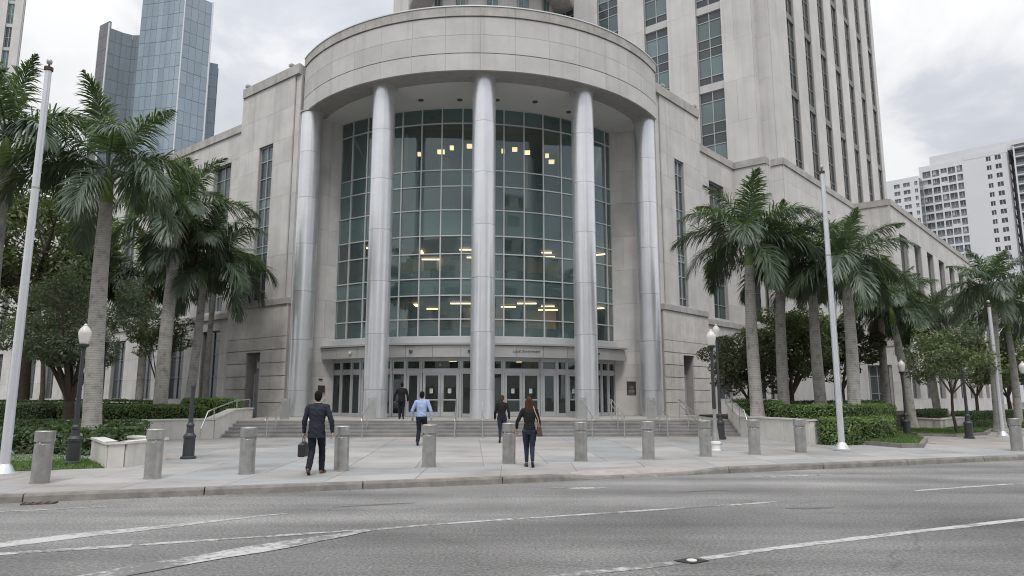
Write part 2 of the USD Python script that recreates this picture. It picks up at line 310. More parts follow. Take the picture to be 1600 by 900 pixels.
def paint(name, wear):
    mat(name, {'g': ('geometry', {}), 'n': ('noise_texture', {'scale': 9.0, 'detail': 8.0, 'roughness': .75}), 'n0': ('noise_texture', {'scale': 1.1, 'detail': 3.0}),
               'ad': ('math', {'math_type': 'multiply_add', 'value2': .6}), 'mr': ('map_range', {'from_min': wear - .06, 'from_max': wear + .10, 'to_min': 0, 'to_max': 1, 'clamp': True}),
               'x': ('mix', {'color1': (.41, .41, .395), 'color2': (.155, .151, .145)}), 'p': ('principled_bsdf', {'roughness': .8, 'specular_ior_level': .3})},
        [('g.position', 'n.vector'), ('g.position', 'n0.vector'), ('n0.fac', 'ad.value1'), ('n.fac', 'ad.value3'), ('ad.value', 'mr.value'), ('mr.result', 'x.fac'), ('x.color', 'p.base_color')])
paint('road_paint', .84); paint('road_paint_worn', .76)
def slabmat(name, c):
    c = np.array(c)
    mat(name, {'g': ('geometry', {}), 'n': ('noise_texture', {'scale': .55, 'detail': 6.0, 'roughness': .6}), 'n2': ('noise_texture', {'scale': 45.0, 'detail': 4.0}),
               'r': ('rgb_ramp', {'ramp': [(.28, c * .70), (.45, c * .94), (.6, c * 1.04), (.8, c * 1.10)]}), 'r2': ('map_range', {'from_min': .3, 'from_max': .7, 'to_min': .94, 'to_max': 1.06}),
               'oi': ('object_info', {}), 'om': ('map_range', {'to_min': .90, 'to_max': 1.08}), 'mm': ('math', {'math_type': 'multiply'}), 'h': ('hsv', {}),
               'sm': ('mapping', {'rotation': (0, 0, .5), 'scale': (.25, 1.6, 1)}), 'sn': ('noise_texture', {'scale': 1.0, 'detail': 6.0, 'distortion': .8}),
               'sr': ('map_range', {'from_min': .58, 'from_max': .72, 'to_min': 0, 'to_max': .35, 'clamp': True}), 'sx': ('mix', {'color2': tuple(c * .5)}),
               'p': ('principled_bsdf', {'roughness': .72, 'specular_ior_level': .35})},
        [('g.position', 'n.vector'), ('g.position', 'n2.vector'), ('n.fac', 'r.fac'), ('n2.fac', 'r2.value'), ('oi.random', 'om.value'), ('om.result', 'mm.value1'), ('r2.result', 'mm.value2'),
         ('mm.value', 'h.value'), ('r.color', 'h.color'), ('g.position', 'sm.vector'), ('sm.vector', 'sn.vector'), ('sn.fac', 'sr.value'), ('sr.result', 'sx.fac'), ('h.color', 'sx.color1'),
         ('sx.color', 'p.base_color')])
slabmat('slab_light', (.325, .315, .30)); slabmat('slab_blue', (.29, .295, .295)); slabmat('slab_tan', (.31, .29, .27)); slabmat('slab_pink', (.335, .31, .295))
plain('joint_sand', (.20, .19, .175), .95, var=.2, scale=8)
plain('far_ground', (.22, .22, .20), .95, var=.2, scale=.3)
# royal palm trunk: pale grey with leaf-scar rings
MAT['palm_trunk'] = usdkit.material(stage, '/World/Looks/palm_trunk', {
    'g': ('geometry', {}), 'mp': ('mapping', {'scale': (.35, .35, 1.0)}), 'w': ('wave_texture', {'bands_direction': 'z', 'scale': 4.4, 'distortion': 3.5, 'detail': 3.0, 'detail_scale': 1.5}),
    'n': ('noise_texture', {'scale': 4.0, 'detail': 6.0, 'roughness': .65}), 'rw': ('rgb_ramp', {'ramp': [(0, (.27, .26, .24)), (.3, (.335, .32, .295)), (1, (.36, .345, .32))]}),
    'rn': ('rgb_ramp', {'ramp': [(.3, (.55, .55, .53)), (.5, (1, 1, 1)), (.75, (1.12, 1.12, 1.10))]}), 'mx': ('mix', {'mix_type': 'multiply', 'fac': 1.0}),
    'p': ('principled_bsdf', {'roughness': .85, 'specular_ior_level': .2}), 'b': ('bump', {'strength': .25, 'distance': .01})},
    [('g.position', 'mp.vector'), ('mp.vector', 'w.vector'), ('g.position', 'n.vector'), ('w.fac', 'rw.fac'), ('n.fac', 'rn.fac'), ('rw.color', 'mx.color1'), ('rn.color', 'mx.color2'),
     ('mx.color', 'p.base_color'), ('w.fac', 'b.height'), ('b.normal', 'p.normal')], surface='p.BSDF')
leafmat('dead_frond', [(.10, .07, .035), (.17, .12, .06), (.22, .16, .09)], trans=(.15, .10, .04), rough=.7)
# ------------------------------------------------------------------ ground, road, plaza
rng = np.random.default_rng(7)
KERB = np.array([(-90, -13.0), (-30, 5.75), (-8.9, 12.30), (0, 15.12), (6.35, 17.55), (15.0, 20.72), (60, 37.6), (120, 60.)])
def kerb_y(x): return np.interp(x, KERB[:, 0], KERB[:, 1])
def plaza_z(x, y): return np.clip((np.asarray(y) - kerb_y(x)) * .94, 0, 12) * .0068 - kerb_dip(x, y)
def kerb_dip(x, y):      # the dropped kerb in front of the steps
    x = np.asarray(x, float); d = np.clip(1.6 - (np.asarray(y) - kerb_y(x)), 0, 1.6) / 1.6
    return .095 * d * np.clip(np.minimum(x - .9, 5.0 - x) / .9, 0, 1)
PZ = .14
def ground_at(x, y): return PZ + float(plaza_z(x, y))
gm = MB(); gm.box((0, 150, -.52), (1600, 1500, 1.0)); structure('ground', gm.mesh, 'far_ground')
rd = MB(); far_k = [tuple(p) for p in KERB]; near = [(x, y - 20.5) for x, y in far_k]
rd.prism(Polygon(far_k + near[::-1]), -.3, 0.0); road = structure('road', rd.mesh, 'asphalt')
# far side pavement on which the camera stands
pv = MB(); pv.prism(Polygon([(x, y - 13.0 - (7.6 if True else 0)) for x, y in far_k] + [(x, y - 27) for x, y in far_k][::-1]), -.2, .13); structure('near_pavement', pv.mesh, 'slab_light')
# kerb stones
kl = LineString(far_k)
kerb = structure('kerb', MB().prism(Polygon([(x, y + .02) for x, y in far_k] + [(x, y + .28) for x, y in far_k][::-1]), -.2, .02).mesh, 'kerb_stone')
for k in range(36):
    d0 = kl.project(Point(-14, 10.6)) + k * 2.9; pts = [kl.interpolate(d0 + .012 + t * (2.9 - .024)) for t in np.linspace(0, 1, 5)]
    P = np.array([(p.x, p.y) for p in pts]); T = np.gradient(P, axis=0); T /= np.linalg.norm(T, axis=1, keepdims=True); Nn = np.stack([-T[:, 1], T[:, 0]], 1)
    prof = [(-.03, -.1), (-.005, .10), (.02, .14), (.18, .14), (.18, -.1)]
    v = []
    for i in range(5):
        for o, z in prof:
            q = P[i] + Nn[i] * o; zz = z - (float(kerb_dip(q[0], q[1] + .05)) if z > .05 else 0); v.append((q[0], q[1], zz))
    f = []
    for i in range(4):
        for j in range(5):
            a, b = i * 5 + j, i * 5 + (j + 1) % 5; f += [[a, a + 5, b], [b, a + 5, b + 5]]
    f += [[0, 1, 2], [0, 2, 3], [0, 3, 4], [20, 22, 21], [20, 23, 22], [20, 24, 23]]
    obj('kerb_stone', (np.array(v), np.array(f)), 'kerb_stone', kerb)
# the plaza and pavement: a bed with slabs on it
AX = radians(3.3); uS = np.array([cos(AX), sin(AX)]); uA = np.array([-sin(AX), cos(AX)])
region = Polygon([(x, y + .19) for x, y in far_k] + [(120, 130), (-90, 130)])
bed = MB(); gx = np.linspace(-90, 120, 43)
v = []; f = []
rows = np.concatenate([[0, .5, 1, 1.6, 2.4], np.linspace(4, 130, 30)])
for x in np.linspace(-90, 120, 106):
    for d in rows:
        y = kerb_y(x) + .19 + d; v.append((x, y, PZ - .012 + float(plaza_z(x, y))))
n = len(rows); f = [[i * n + j, (i + 1) * n + j, (i + 1) * n + j + 1] for i in range(105) for j in range(n - 1)] + [[i * n + j, (i + 1) * n + j + 1, i * n + j + 1] for i in range(105) for j in range(n - 1)]
plaza = structure('plaza', (np.array(v), np.array(f)), 'joint_sand')
strip = Polygon([(x, y + .19) for x, y in far_k] + [(x, y + 2.35) for x, y in far_k][::-1])
blockers = []
def slab(pg, m, th=.05):
    pg = pg.buffer(-.007, join_style=2)
    if pg.is_empty or pg.area < .03: return
    for g in getattr(pg, 'geoms', [pg]):
        if g.area < .03: continue
        if abs(g.centroid.x - 3) < 3.5 and g.centroid.y - kerb_y(g.centroid.x) < 2.4:
            q = g.segmentize(.4)
        else: q = g
        obj('paving_slab', MB().prism(q, PZ - th, PZ, lambda x, y: plaza_z(x, y)).mesh, m, plaza)
mats = ['slab_light'] * 6 + ['slab_blue'] * 2 + ['slab_tan']
for k in range(28):                                       # along the kerb
    a = -16 + k * 1.75; c = sbox(a, -60, a + 1.75, 90)
    g = strip.intersection(c)
    for lo, hi in ((.19, 1.25), (1.25, 2.35)):
        band = Polygon([(x, y + lo) for x, y in far_k] + [(x, y + hi) for x, y in far_k][::-1]).intersection(c)
        slab(band, ['slab_tan', 'slab_light', 'slab_light', 'slab_blue'][rng.integers(4)])
field = region.difference(strip)
for i in range(-9, 11):
    for j in range(-8, 9):
        o = np.array([-1.3, 27.9]) + uS * i * 1.62 + uA * (j - 4) * 1.62 * 1.0
        if o[0] > 15 or o[0] < -14.5: continue
        c = [o, o + uS * 1.62, o + (uS + uA) * 1.62, o + uA * 1.62]
        g = Polygon(c).intersection(field)
        if g.is_empty or o[1] > 29.2: continue
        slab(g, 'slab_blue' if (i % 6 == 2 and j < 6) else mats[rng.integers(len(mats))])
for i in range(9):                                        # drive on the right
    for j in range(6):
        o = np.array([15.2 + i * 2.1, 21.0 + i * .8 + j * 2.1]); c = Polygon([o, o + [2.1, .78], o + [1.95, 2.88], o + [-.15, 2.1]])
        slab(c.intersection(field), 'slab_pink' if (i + j) % 3 else 'slab_tan')
# faded red tactile patch on the dropped kerb
tp = MB().prism(Polygon([(x, kerb_y(x) + .24) for x in np.linspace(1.3, 4.6, 9)] + [(x, kerb_y(x) + .24 + .75 * (.5 + .5 * sin((x - 1.3) / 3.3 * pi))) for x in np.linspace(1.3, 4.6, 9)][::-1]).segmentize(.4), PZ - .01, PZ + .004, lambda x, y: plaza_z(x, y))
single('tactile_paving', tp.mesh, 'tactile_red', 'faded red warning patch on the dropped kerb in front of the steps', 'tactile paving', (3, 16.6, .1))

# road markings: thin worn sheets
def ribbon(pts, w, z=.004, taper=None, wob=.012):
    ls = LineString(pts); n = max(int(ls.length / .35), 2); r = np.random.default_rng(len(pts) + int(abs(pts[0][0]) * 100))
    P = np.array([ls.interpolate(t, normalized=True).coords[0] for t in np.linspace(0, 1, n)]); T = np.gradient(P, axis=0); T /= np.linalg.norm(T, axis=1, keepdims=True); N = np.stack([-T[:, 1], T[:, 0]], 1)
    ww = np.full(n, w / 2) if taper is None else np.interp(np.linspace(0, 1, n), np.linspace(0, 1, len(taper)), taper) / 2
    A = P + N * (ww + r.normal(0, wob, n))[:, None]; B = P - N * (ww + r.normal(0, wob, n))[:, None]
    v = [(x, y, z) for x, y in A] + [(x, y, z) for x, y in B]
    f = [[i, n + i, n + i + 1] for i in range(n - 1)] + [[i, n + i + 1, i + 1] for i in range(n - 1)]
    return np.array(v), np.array(f)
def marking(pts, w, label, m='road_paint', name='lane_line', z=.004, **k):
    return single(name, ribbon(pts, w, z, **k), m, label, 'road marking', (pts[0][0], pts[0][1], 0))
marking([(12.6, 12.9), (7.64, 10.72), (5.13, 9.64), (2.97, 8.62), (2.16, 8.17)], .15, 'long white lane line in the right foreground, running up to the road stud')
marking([(1.83, 8.02), (1.39, 7.82), (.2, 7.28), (-1.2, 6.65)], .16, 'short white lane line at the bottom edge, left of the road stud', 'road_paint_worn')
marking([(-4.6, 8.92), (-1.78, 10.01), (-.52, 10.56), (3.56, 12.08), (4.6, 12.5)], .11, 'long thin worn lane line crossing the middle of the road', 'road_paint_worn')
marking([(7.87, 13.94), (10.88, 15.16), (19, 18.4)], .12, 'thin white lane line on the right, beyond the long foreground line')
marking([(5.44, 16.30), (6.6, 16.55), (7.55, 16.70)], .16, 'short white dash near the kerb on the right', 'road_paint_worn', taper=[.05, .22, .10])
marking([(.77, 14.36), (1.2, 14.3), (1.95, 14.45)], .2, 'short smeared white patch near the kerb below the two women', 'road_paint_worn', taper=[.05, .28, .08])
marking([(-9.6, 10.9), (-8.15, 11.42), (-6.77, 11.97)], .07, 'thin white line by the kerb at the far left, next to the storm drain', 'road_paint_worn')
marking([(-7.6, 8.0), (-6.31, 8.91), (-5.68, 9.56), (-5.0, 10.06), (-4.2, 10.75), (-3.53, 11.3)], .3, 'white arrow-like stripe curving up at the left edge, nearest the kerb', 'road_paint', taper=[.3, .34, .40, .30, .14, .05])
marking([(-6.9, 8.05), (-5.95, 8.42), (-5.04, 8.77), (-4.68, 8.89)], .13, 'thin white line below the curving stripe at the left edge')
marking([(-4.5, 7.1), (-4.1, 7.5), (-3.4, 8.35), (-2.75, 9.0), (-2.3, 9.5), (-1.95, 9.85)], .4, 'wide worn white stripe at lower left, tapering to the middle line', 'road_paint_worn', taper=[.35, .42, .34, .46, .30, .08], z=.008)
st = world_thing('road_stud', 'dark square patch with a white round road stud on the lane line', 'road stud', (1.98, 8.07, 0))
obj('stud_base', MB().prism(Polygon([(1.80, 8.07), (1.97, 7.93), (2.19, 8.07), (2.0, 8.20)]), 0, .010).mesh, 'tread_dark', st)
obj('reflector', MB().lathe([(  .06, .0), (.055, .012), (.03, .018), (.0, .02)], (2.0, 8.07, .006), 18).mesh, 'planter_stone', st, 40)
def blot(pts, label, z=.0035): single('tar_mark', MB().prism(Polygon(pts).buffer(.03).segmentize(.1), -.01, z).mesh, 'tread_tar', label, 'tar mark', (pts[0][0], pts[0][1], 0))
plain('tread_tar', (.095, .093, .089), .8, var=.3, scale=10)
blot([(4.51, 11.78), (4.8, 11.72), (5.3, 11.85), (4.95, 11.84)], 'thin dark tar streak on the middle lane below the right flagpole')
blot([(.95, 7.2), (1.7, 7.42), (2.3, 7.38), (2.1, 7.15), (1.4, 7.0)], 'dark worn patch at the bottom edge below the road stud')
blot([(-2.95, 11.9), (-2.3, 12.2), (-1.7, 12.38), (-2.35, 12.13)], 'thin dark tar streak in the lane below the second bollard from the suited man')
blot([(3.2, 13.72), (3.7, 13.95), (4.25, 14.08), (3.65, 13.86)], 'thin dark tar streak near the kerb below the right handrails')
dr = world_thing('storm_drain', 'rusty iron storm drain grate in the gutter at the left edge', 'storm drain', (-8.1, 12.0, 0))
obj('frame', MB().box((-8.1, 12.28, .006), (.50, .22, .02), (cos(.3), sin(.3), 0), (-sin(.3), cos(.3), 0)).mesh, 'rust', dr)
for k in range(5):
    c = np.array([-8.1, 12.28, .017]) + np.array([cos(.3), sin(.3), 0]) * (k - 2) * .12
    obj('bar', MB().box(c, (.03, .20, .012), (cos(.3), sin(.3), 0), (-sin(.3), cos(.3), 0)).mesh, 'tread_dark', dr)
lm = MB(); r = np.random.default_rng(3)
for k in range(60):
    x = r.uniform(-7.5, 1.5); y = kerb_y(x) - abs(r.normal(0.05, .10)) - .06; a = r.uniform(0, 6.3); s_ = r.uniform(.02, .045)
    u = np.array([cos(a), sin(a), .15]); w_ = np.array([-sin(a), cos(a), r.uniform(-.3, .3)])
    c = np.array([x, y, .012]); lm.add((np.array([c - u * s_, c + w_ * s_ * .45, c + u * s_, c - w_ * s_ * .45]), np.array([[0, 2, 1], [0, 3, 2]])))
single('leaf_litter', lm.mesh, 'leaf_litter', 'small dry leaves lying in the gutter along the kerb', 'leaf litter', (-3, 14, 0), kind='stuff')

# ------------------------------------------------------------------ walls and windows
aL, aR = radians(37.5), radians(47.8)
uL = np.array([-cos(aL), sin(aL)]); nL = np.array([-sin(aL), -cos(aL)])
uR = np.array([cos(aR), sin(aR)]); nR = np.array([sin(aR), -cos(aR)])
uF, nF = -uL, nL                                         # faces parallel to the left wing, read left to right
JT = .008
def make_wall(parent, name, w, s0, s1, z0, z1, openings, courses, pw, pm, core='limestone_core', thick=.45, off=0.0, pth=.06, stagger=True, label=None, pname='panel', hj=None):
    """A wall with real openings: a core, and stone panels with recessed joints hung in front of it."""
    holes = [sbox(a, c, b, d) for a, b, c, d in openings]
    U = unary_union(holes) if holes else None
    pg = sbox(s0, z0, s1, z1)
    if U is not None: pg = pg.difference(U)
    n = obj(name, w.poly(pg, off - thick, off).mesh, core, parent, label=label)
    zs = [z0] + [z for z in courses if z0 < z < z1] + [z1]
    for i, (a, b) in enumerate(zip(zs[:-1], zs[1:])):
        k = max(int(round((s1 - s0) / pw)), 1); e = np.linspace(s0, s1, k + 1)
        if stagger and i % 2 and k > 1: e = np.concatenate([[s0], (e[:-1] + e[1:]) / 2, [s1]])
        for c, d in zip(e[:-1], e[1:]):
            q = sbox(c + JT / 2, a + (hj or JT) / 2, d - JT / 2, b - (hj or JT) / 2)
            if U is not None and q.intersects(U): q = q.difference(U)
            for g in getattr(q, 'geoms', [q]):
                if g.is_empty or g.area < .03: continue
                obj(pname, w.poly(g, off - .02, off + pth).mesh, pm, n)
    return n
def make_window(parent, w, s0, s1, z0, z1, cols, rows, recess, fm='window_frame', gm='window_glass', fw=.07, alt=None, bar=.05, name='window'):
    """rows: heights of the transoms as fractions; alt: the glass material of each row."""
    n = obj(name, (lambda m: [w.slab(a, b, c, d, -recess - .05, -recess + .05, m) for a, b, c, d in
            [(s0, s0 + fw, z0, z1), (s1 - fw, s1, z0, z1), (s0 + fw, s1 - fw, z0, z0 + fw), (s0 + fw, s1 - fw, z1 - fw, z1)]] and m)(MB()).mesh, fm, parent)
    cs = np.linspace(s0 + fw, s1 - fw, cols + 1); zz = [z0 + fw] + [z0 + (z1 - z0) * r_ for r_ in rows] + [z1 - fw]
    if cols > 1 or rows:
        m = MB()
        for c in cs[1:-1]: w.slab(c - bar / 2, c + bar / 2, z0 + fw, z1 - fw, -recess - .03, -recess + .06, m)
        for z in zz[1:-1]:
            for a, b in zip(cs[:-1], cs[1:]): w.slab(a + (bar / 2 if a != cs[0] else 0), b - (bar / 2 if b != cs[-1] else 0), z - bar / 2, z + bar / 2, -recess - .03, -recess + .045, m)
        obj('glazing_bar', m.mesh, fm, n)
    for j, (a, b) in enumerate(zip(zz[:-1], zz[1:])):
        for c, d in zip(cs[:-1], cs[1:]):
            obj('pane', w.slab(c, d, a, b, -recess - .012, -recess + .004).mesh, (alt[j] if alt else gm), n)
    return n

LAND = .88; SOF = 16.4; CF = np.array([-1.8, 40.05]); RF = 10.8; CG = np.array([-2.5, 44.4]); RG = 10.93
def arcp(C, R, deg): a = radians(deg); return np.array([C[0] + R * sin(a), C[1] - R * cos(a)])
def arc_pts(C, R, d0, d1, n): return [tuple(arcp(C, R, d)) for d in np.linspace(d0, d1, n)]
def ring(C, r0, r1, d0, d1, z0, z1, n=None):
    n = n or max(int(abs(d1 - d0) / 2) + 1, 2)
    return MB().prism(Polygon(arc_pts(C, r1, d0, d1, n) + arc_pts(C, r0, d0, d1, n)[::-1]), z0, z1).mesh
court = world_thing('courthouse', 'pale stone courthouse with a curved colonnaded entrance and angled wings', 'courthouse', (-1.8, 32, 0))
# fascia: three courses of curved panels, a cornice, and the core behind them
D0, D1 = -57.5, 61.5
fas = obj('fascia', ring(CF, 9.6, RF - .07, D0, D1, SOF, 19.3, 60), 'limestone_core', court)
for i, (a, b, o) in enumerate([(SOF, 17.2, 0), (17.23, 18.1, 0), (18.1, 18.98, 0)]):
    ed = np.linspace(D0, D1, 15)
    for c, d in zip(ed[:-1], ed[1:]): obj('fascia_panel', ring(CF, RF - .1, RF + o, c + .022, d - .022, a + .006 - (.01 if i == 0 else 0), b - .006, 6), 'fascia_stone', fas)
ed = np.linspace(D0, D1, 15)
cor = obj('cornice', ring(CF, 9.6, RF - .04, D0, D1, 18.99, 19.40, 60), 'limestone_core', court)
for c, d in zip(ed[:-1], ed[1:]): obj('cornice_block', ring(CF, 9.7, RF + .05, c + .022, d - .022, 19.02, 19.46, 6), 'cornice_stone', cor)
obj('coping', ring(CF, 9.6, RF + .08, D0, D1, 19.465, 19.52, 60), 'sill_metal', court)
GL0, GL1 = -37.7, 46.4
gl, gr = arcp(CG, RG, GL0), arcp(CG, RG, GL1)
AL, AR = np.array([-11.1, 34.2]), np.array([7.96, 36.47])
sof = Polygon(arc_pts(CF, 9.9, D0 + 1, D1 - 1, 50) + [tuple(AR + [0, .6]), tuple(gr + [0, .5])] + arc_pts(CG, RG - .3, GL1, GL0, 40) + [tuple(gl + [0, .5]), tuple(AL + [0, .6])]).buffer(0)
so = obj('soffit', MB().prism(sof, SOF + .03, SOF + .2).mesh, 'soffit_plaster', court)
for d, rr in ((-20, 10.0), (-6, 9.6), (8, 9.6), (22, 9.9), (38, 9.7)):
    p = arcp(CF, rr - 2.0, d); obj('soffit_light', MB().lathe([(.10, -.02), (.14, -.02), (.14, .04)], (p[0], p[1], SOF + .02), 16).mesh, 'dark_frame', so)
obj('roof', MB().prism(Polygon(arc_pts(CF, 9.6, D0, D1, 40) + [(7.4, 50), (-12.5, 50)]).buffer(0), 18.4, 18.6).mesh, 'limestone_core', court)
# columns of metal-clad drums
COLS = [(-55.7, 10.42), (-25.8, 9.85), (3.0, 9.85), (31.8, 9.85), (60.8, 10.12)]
for a, rc in COLS:
    p = arcp(CF, rc, a); col = obj('column', MB().lathe([(.50, LAND), (.50, SOF + .02)], (p[0], p[1], 0), 24).mesh, 'seam', court)
    zs = [LAND, 2.15, 4.6, 7.0, 9.4, 11.8, 14.2, SOF - .04]
    for z0, z1 in zip(zs[:-1], zs[1:]):
        obj('drum', MB().lathe([(.52, z0 + .003), (.535, z0 + .006), (.535, z1 - .006), (.52, z1 - .003)], (p[0], p[1], 0), 56).mesh, 'column_metal', col, 35)
    dv = np.array([p[0], p[1]]) / np.linalg.norm(p) * -1; tt = np.array([-dv[1], dv[0]])
    obj('collar', MB().lathe([(.60, SOF - .04), (.60, SOF + .02)], (p[0], p[1], 0), 40).mesh, 'seam', col, 35)
    q = np.array([p[0], p[1], 0]) + np.append(dv * .535 + tt * .02, 0)
    obj('seam_strip', MB().box((q[0], q[1], (LAND + SOF) / 2), (.012, .006, SOF - LAND - .3), (tt[0], tt[1], 0), (dv[0], dv[1], 0)).mesh, 'seam', col)
# curtain wall of flat panes between mullions
ZR = [4.72, 5.57, 6.74, 7.57, 8.82, 9.73, 11.05, 12.28, 13.12, 15.59, 16.41]
MU = [GL0] + [-33 + 5.5 * k for k in range(15)] + [GL1]
MU = [m for m in MU if m <= 44.2] + [GL1]
cw = part_group('curtain_wall', court)
for i, m in enumerate(MU):
    p = arcp(CG, RG, m); a = radians(m); rad = (sin(a), -cos(a), 0); tan = (cos(a), sin(a), 0)
    obj('mullion', MB().box((p[0], p[1], (ZR[0] + ZR[-1]) / 2), (.06, .12, ZR[-1] - ZR[0] + .1), tan, rad).mesh, 'mullion_metal', cw)
for z in ZR:
    m_ = MB()
    for a, b in zip(MU[:-1], MU[1:]):
        p, q = arcp(CG, RG, a), arcp(CG, RG, b); t = (q - p) / np.linalg.norm(q - p); c = (p + q) / 2; L_ = np.linalg.norm(q - p) - .055
        m_.box((c[0], c[1], z), (L_, .10, .055), (t[0], t[1], 0), (t[1], -t[0], 0))
    obj('transom', m_.mesh, 'mullion_metal', cw)
SPAN = {2: 1, 5: 1, 7: 1, 9: 1}
for j, (z0, z1) in enumerate(zip(ZR[:-1], ZR[1:])):
    for a, b in zip(MU[:-1], MU[1:]):
        p, q = arcp(CG, RG, a), arcp(CG, RG, b); t = (q - p) / np.linalg.norm(q - p); c = (p + q) / 2; L_ = np.linalg.norm(q - p) - .05
        tilt = rng.normal(0, .004, 2); nn = np.array([t[1], -t[0], 0]) + np.array([t[0], t[1], 0]) * tilt[0] + UPV * tilt[1]; nn /= np.linalg.norm(nn)
        ux = np.cross(nn, UPV) * -1; ux /= np.linalg.norm(ux); uz = np.cross(ux, nn); uz *= np.sign(uz[2])
        h = z1 - z0 - .05
        v = np.array([[c[0], c[1], (z0 + z1) / 2] + ux * L_ / 2 * i_ + uz * h / 2 * k_ for i_, k_ in ((-1, -1), (1, -1), (1, 1), (-1, 1))])
        obj('pane', (v, np.array([[0, 1, 2], [0, 2, 3]])), 'spandrel_glass' if j in SPAN else 'curtain_glass', cw)
# behind the glass: floors, back wall, inner columns, ceiling lights
inner = Polygon(arc_pts(CG, RG - .55, GL0, GL1, 40) + [(5.6, 46.5), (-9.6, 46.5)]).buffer(0)
for z0, z1 in ((6.95, 7.35), (10.15, 10.6), (16.5, 16.7), (4.1, 4.5)):
    sl = obj('floor_slab', MB().prism(inner, z0, z1).mesh, 'interior_dark', court)
    if z0 < 16:
        obj('balustrade', ring(CG, RG - .75, RG - .70, GL0 + 3, GL1 - 3, z1, z1 + .75, 30), 'balcony_glass', sl)
obj('back_wall', MB().box((-2, 46.6, 8.8), (17, .3, 16.2)).mesh, 'interior_wall', court)
for x in (-8.6, 5.2): obj('side_wall', MB().box((x * 1.12, 42.5, 8.8), (.3, 8.2, 16.2)).mesh, 'interior_wall', court)
obj('lobby_floor', MB().prism(inner, LAND - .1, LAND + .004).mesh, 'slab_tan', court)
for x, y in ((-6.3, 37.4), (-1.6, 36.0), (3.0, 37.6), (-4.2, 41.5), (1.0, 41.5)):
    obj('inner_column', MB().lathe([(.42, LAND), (.42, 16.5)], (x, y, 0), 20).mesh, 'interior_wall', court, 40)
def lit(x, y, z, lx, ly, lz, a=0): obj('ceiling_light', MB().box((x, y, z), (lx, ly, lz), (cos(radians(a)), sin(radians(a)), 0), (-sin(radians(a)), cos(radians(a)), 0)).mesh, 'lamp_glow', court)
for x, y, w_ in ((-5.25, 37.6, .26), (-4.0, 37.3, .5), (-3.35, 36.8, .26), (-2.3, 36.6, .5), (-1.45, 37.0, .42), (-.5, 37.2, .24), (.15, 37.0, .36), (.85, 37.4, .42), (2.0, 37.8, .26), (2.3, 38.6, .40), (3.6, 38.4, .30)): obj('ceiling_light', MB().box((x, y, 15.55 - .1 * (y - 36.6)), (w_ * .8, .2, .2)).mesh, 'lamp_soft', court)
for z, L4 in ((10.07, [(-7.6, 38.0, 20), (-7.2, 39.6, 0), (-5.2, 39.0, 90), (-4.9, 41.0, 0), (-2.6, 38.2, 0), (-1.7, 37.6, 0), (-2.2, 40.4, 0), (2.0, 39.0, 0), (2.2, 40.2, 0), (3.6, 40.6, 0), (5.0, 39.6, -20)]),
              (6.87, [(-7.7, 37.4, 20), (-6.9, 39.0, 0), (-5.3, 38.0, 90), (-4.6, 39.6, 0), (-2.8, 37.2, 0), (-1.6, 37.0, 0), (-2.0, 39.4, 0), (-.2, 38.6, 0), (.8, 37.2, 0), (2.0, 38.4, 0), (2.1, 40.0, 0), (3.3, 37.6, 0), (4.7, 39.4, -20)]), (4.03, [(-6, 40, 0), (-2, 41, 0), (2, 40.5, 0), (-4, 43, 0), (0.5, 43.5, 0)])):
    for x, y, a in L4: lit(x, y, z - .03, .45 + .75 * abs(sin(x * 7.3 + y)), .18, .05, a)
for x, y, w_, z0, z1 in ((-7.2, 40.5, 2.2, 4.5, 6.9), (-4.1, 41.5, 1.8, 4.5, 6.9), (-1.6, 39.6, 2.4, 4.5, 6.9), (1.6, 40.8, 2.0, 4.5, 6.9), (4.2, 41.0, 1.6, 4.5, 6.9), (-6.6, 41.4, 2.4, 7.35, 10.1), (-2.4, 41.5, 2.6, 7.35, 10.1), (2.4, 41.8, 2.2, 7.35, 10.1), (-5.0, 42.0, 3.0, 10.6, 14), (1.0, 42.4, 3.4, 10.6, 14)):
    obj('partition', MB().box((x, y, (z0 + z1) / 2), (w_, .15, z1 - z0)).mesh, 'interior_wall', court)
# canopy over the doors
can = obj('canopy', ring(CG, RG - .25, 11.55, -39.2, 46.6, 3.72, 4.26, 40), 'seam', court)
ed = np.linspace(-39.2, 46.6, 14)
for c, d in zip(ed[:-1], ed[1:]): obj('canopy_panel', ring(CG, 11.5, 11.62, c + .04, d - .04, 3.70, 4.24, 5), 'canopy_metal', can)
obj('canopy_cap', ring(CG, RG + .02, 11.72, -39.6, 47.0, 4.27, 4.36, 40), 'canopy_metal', can)
obj('sill_band', ring(CG, RG - .2, RG + .16, GL0, GL1, 4.37, 4.69, 40), 'sill_metal', court)
for d in (-28, -11.5, 2.4, 36):
    p = arcp(CG, 11.66, d); obj('security_camera', MB().lathe([(.0, -.09), (.06, -.07), (.085, 0), (.085, .05)], (p[0], p[1], 3.98), 16).mesh, 'dark_frame' if d > -20 else 'white_paint', can, 40)
# raised lettering on the canopy
def arc_text(txt, C, R, deg0, z, h, m, parent, depth=.02):
    t = meshkit.text_mesh(txt, h, depth); v = np.array(t.vertices); a = radians(deg0) + v[:, 0] / R; rr = R + v[:, 2]
    obj('lettering', (np.stack([C[0] + rr * np.sin(a), C[1] - rr * np.cos(a), z + v[:, 1]], 1), np.array(t.faces)), m, parent)
arc_text('Local Government', CG, 11.62, 12.6, 3.93, .115, 'dark_frame', can)
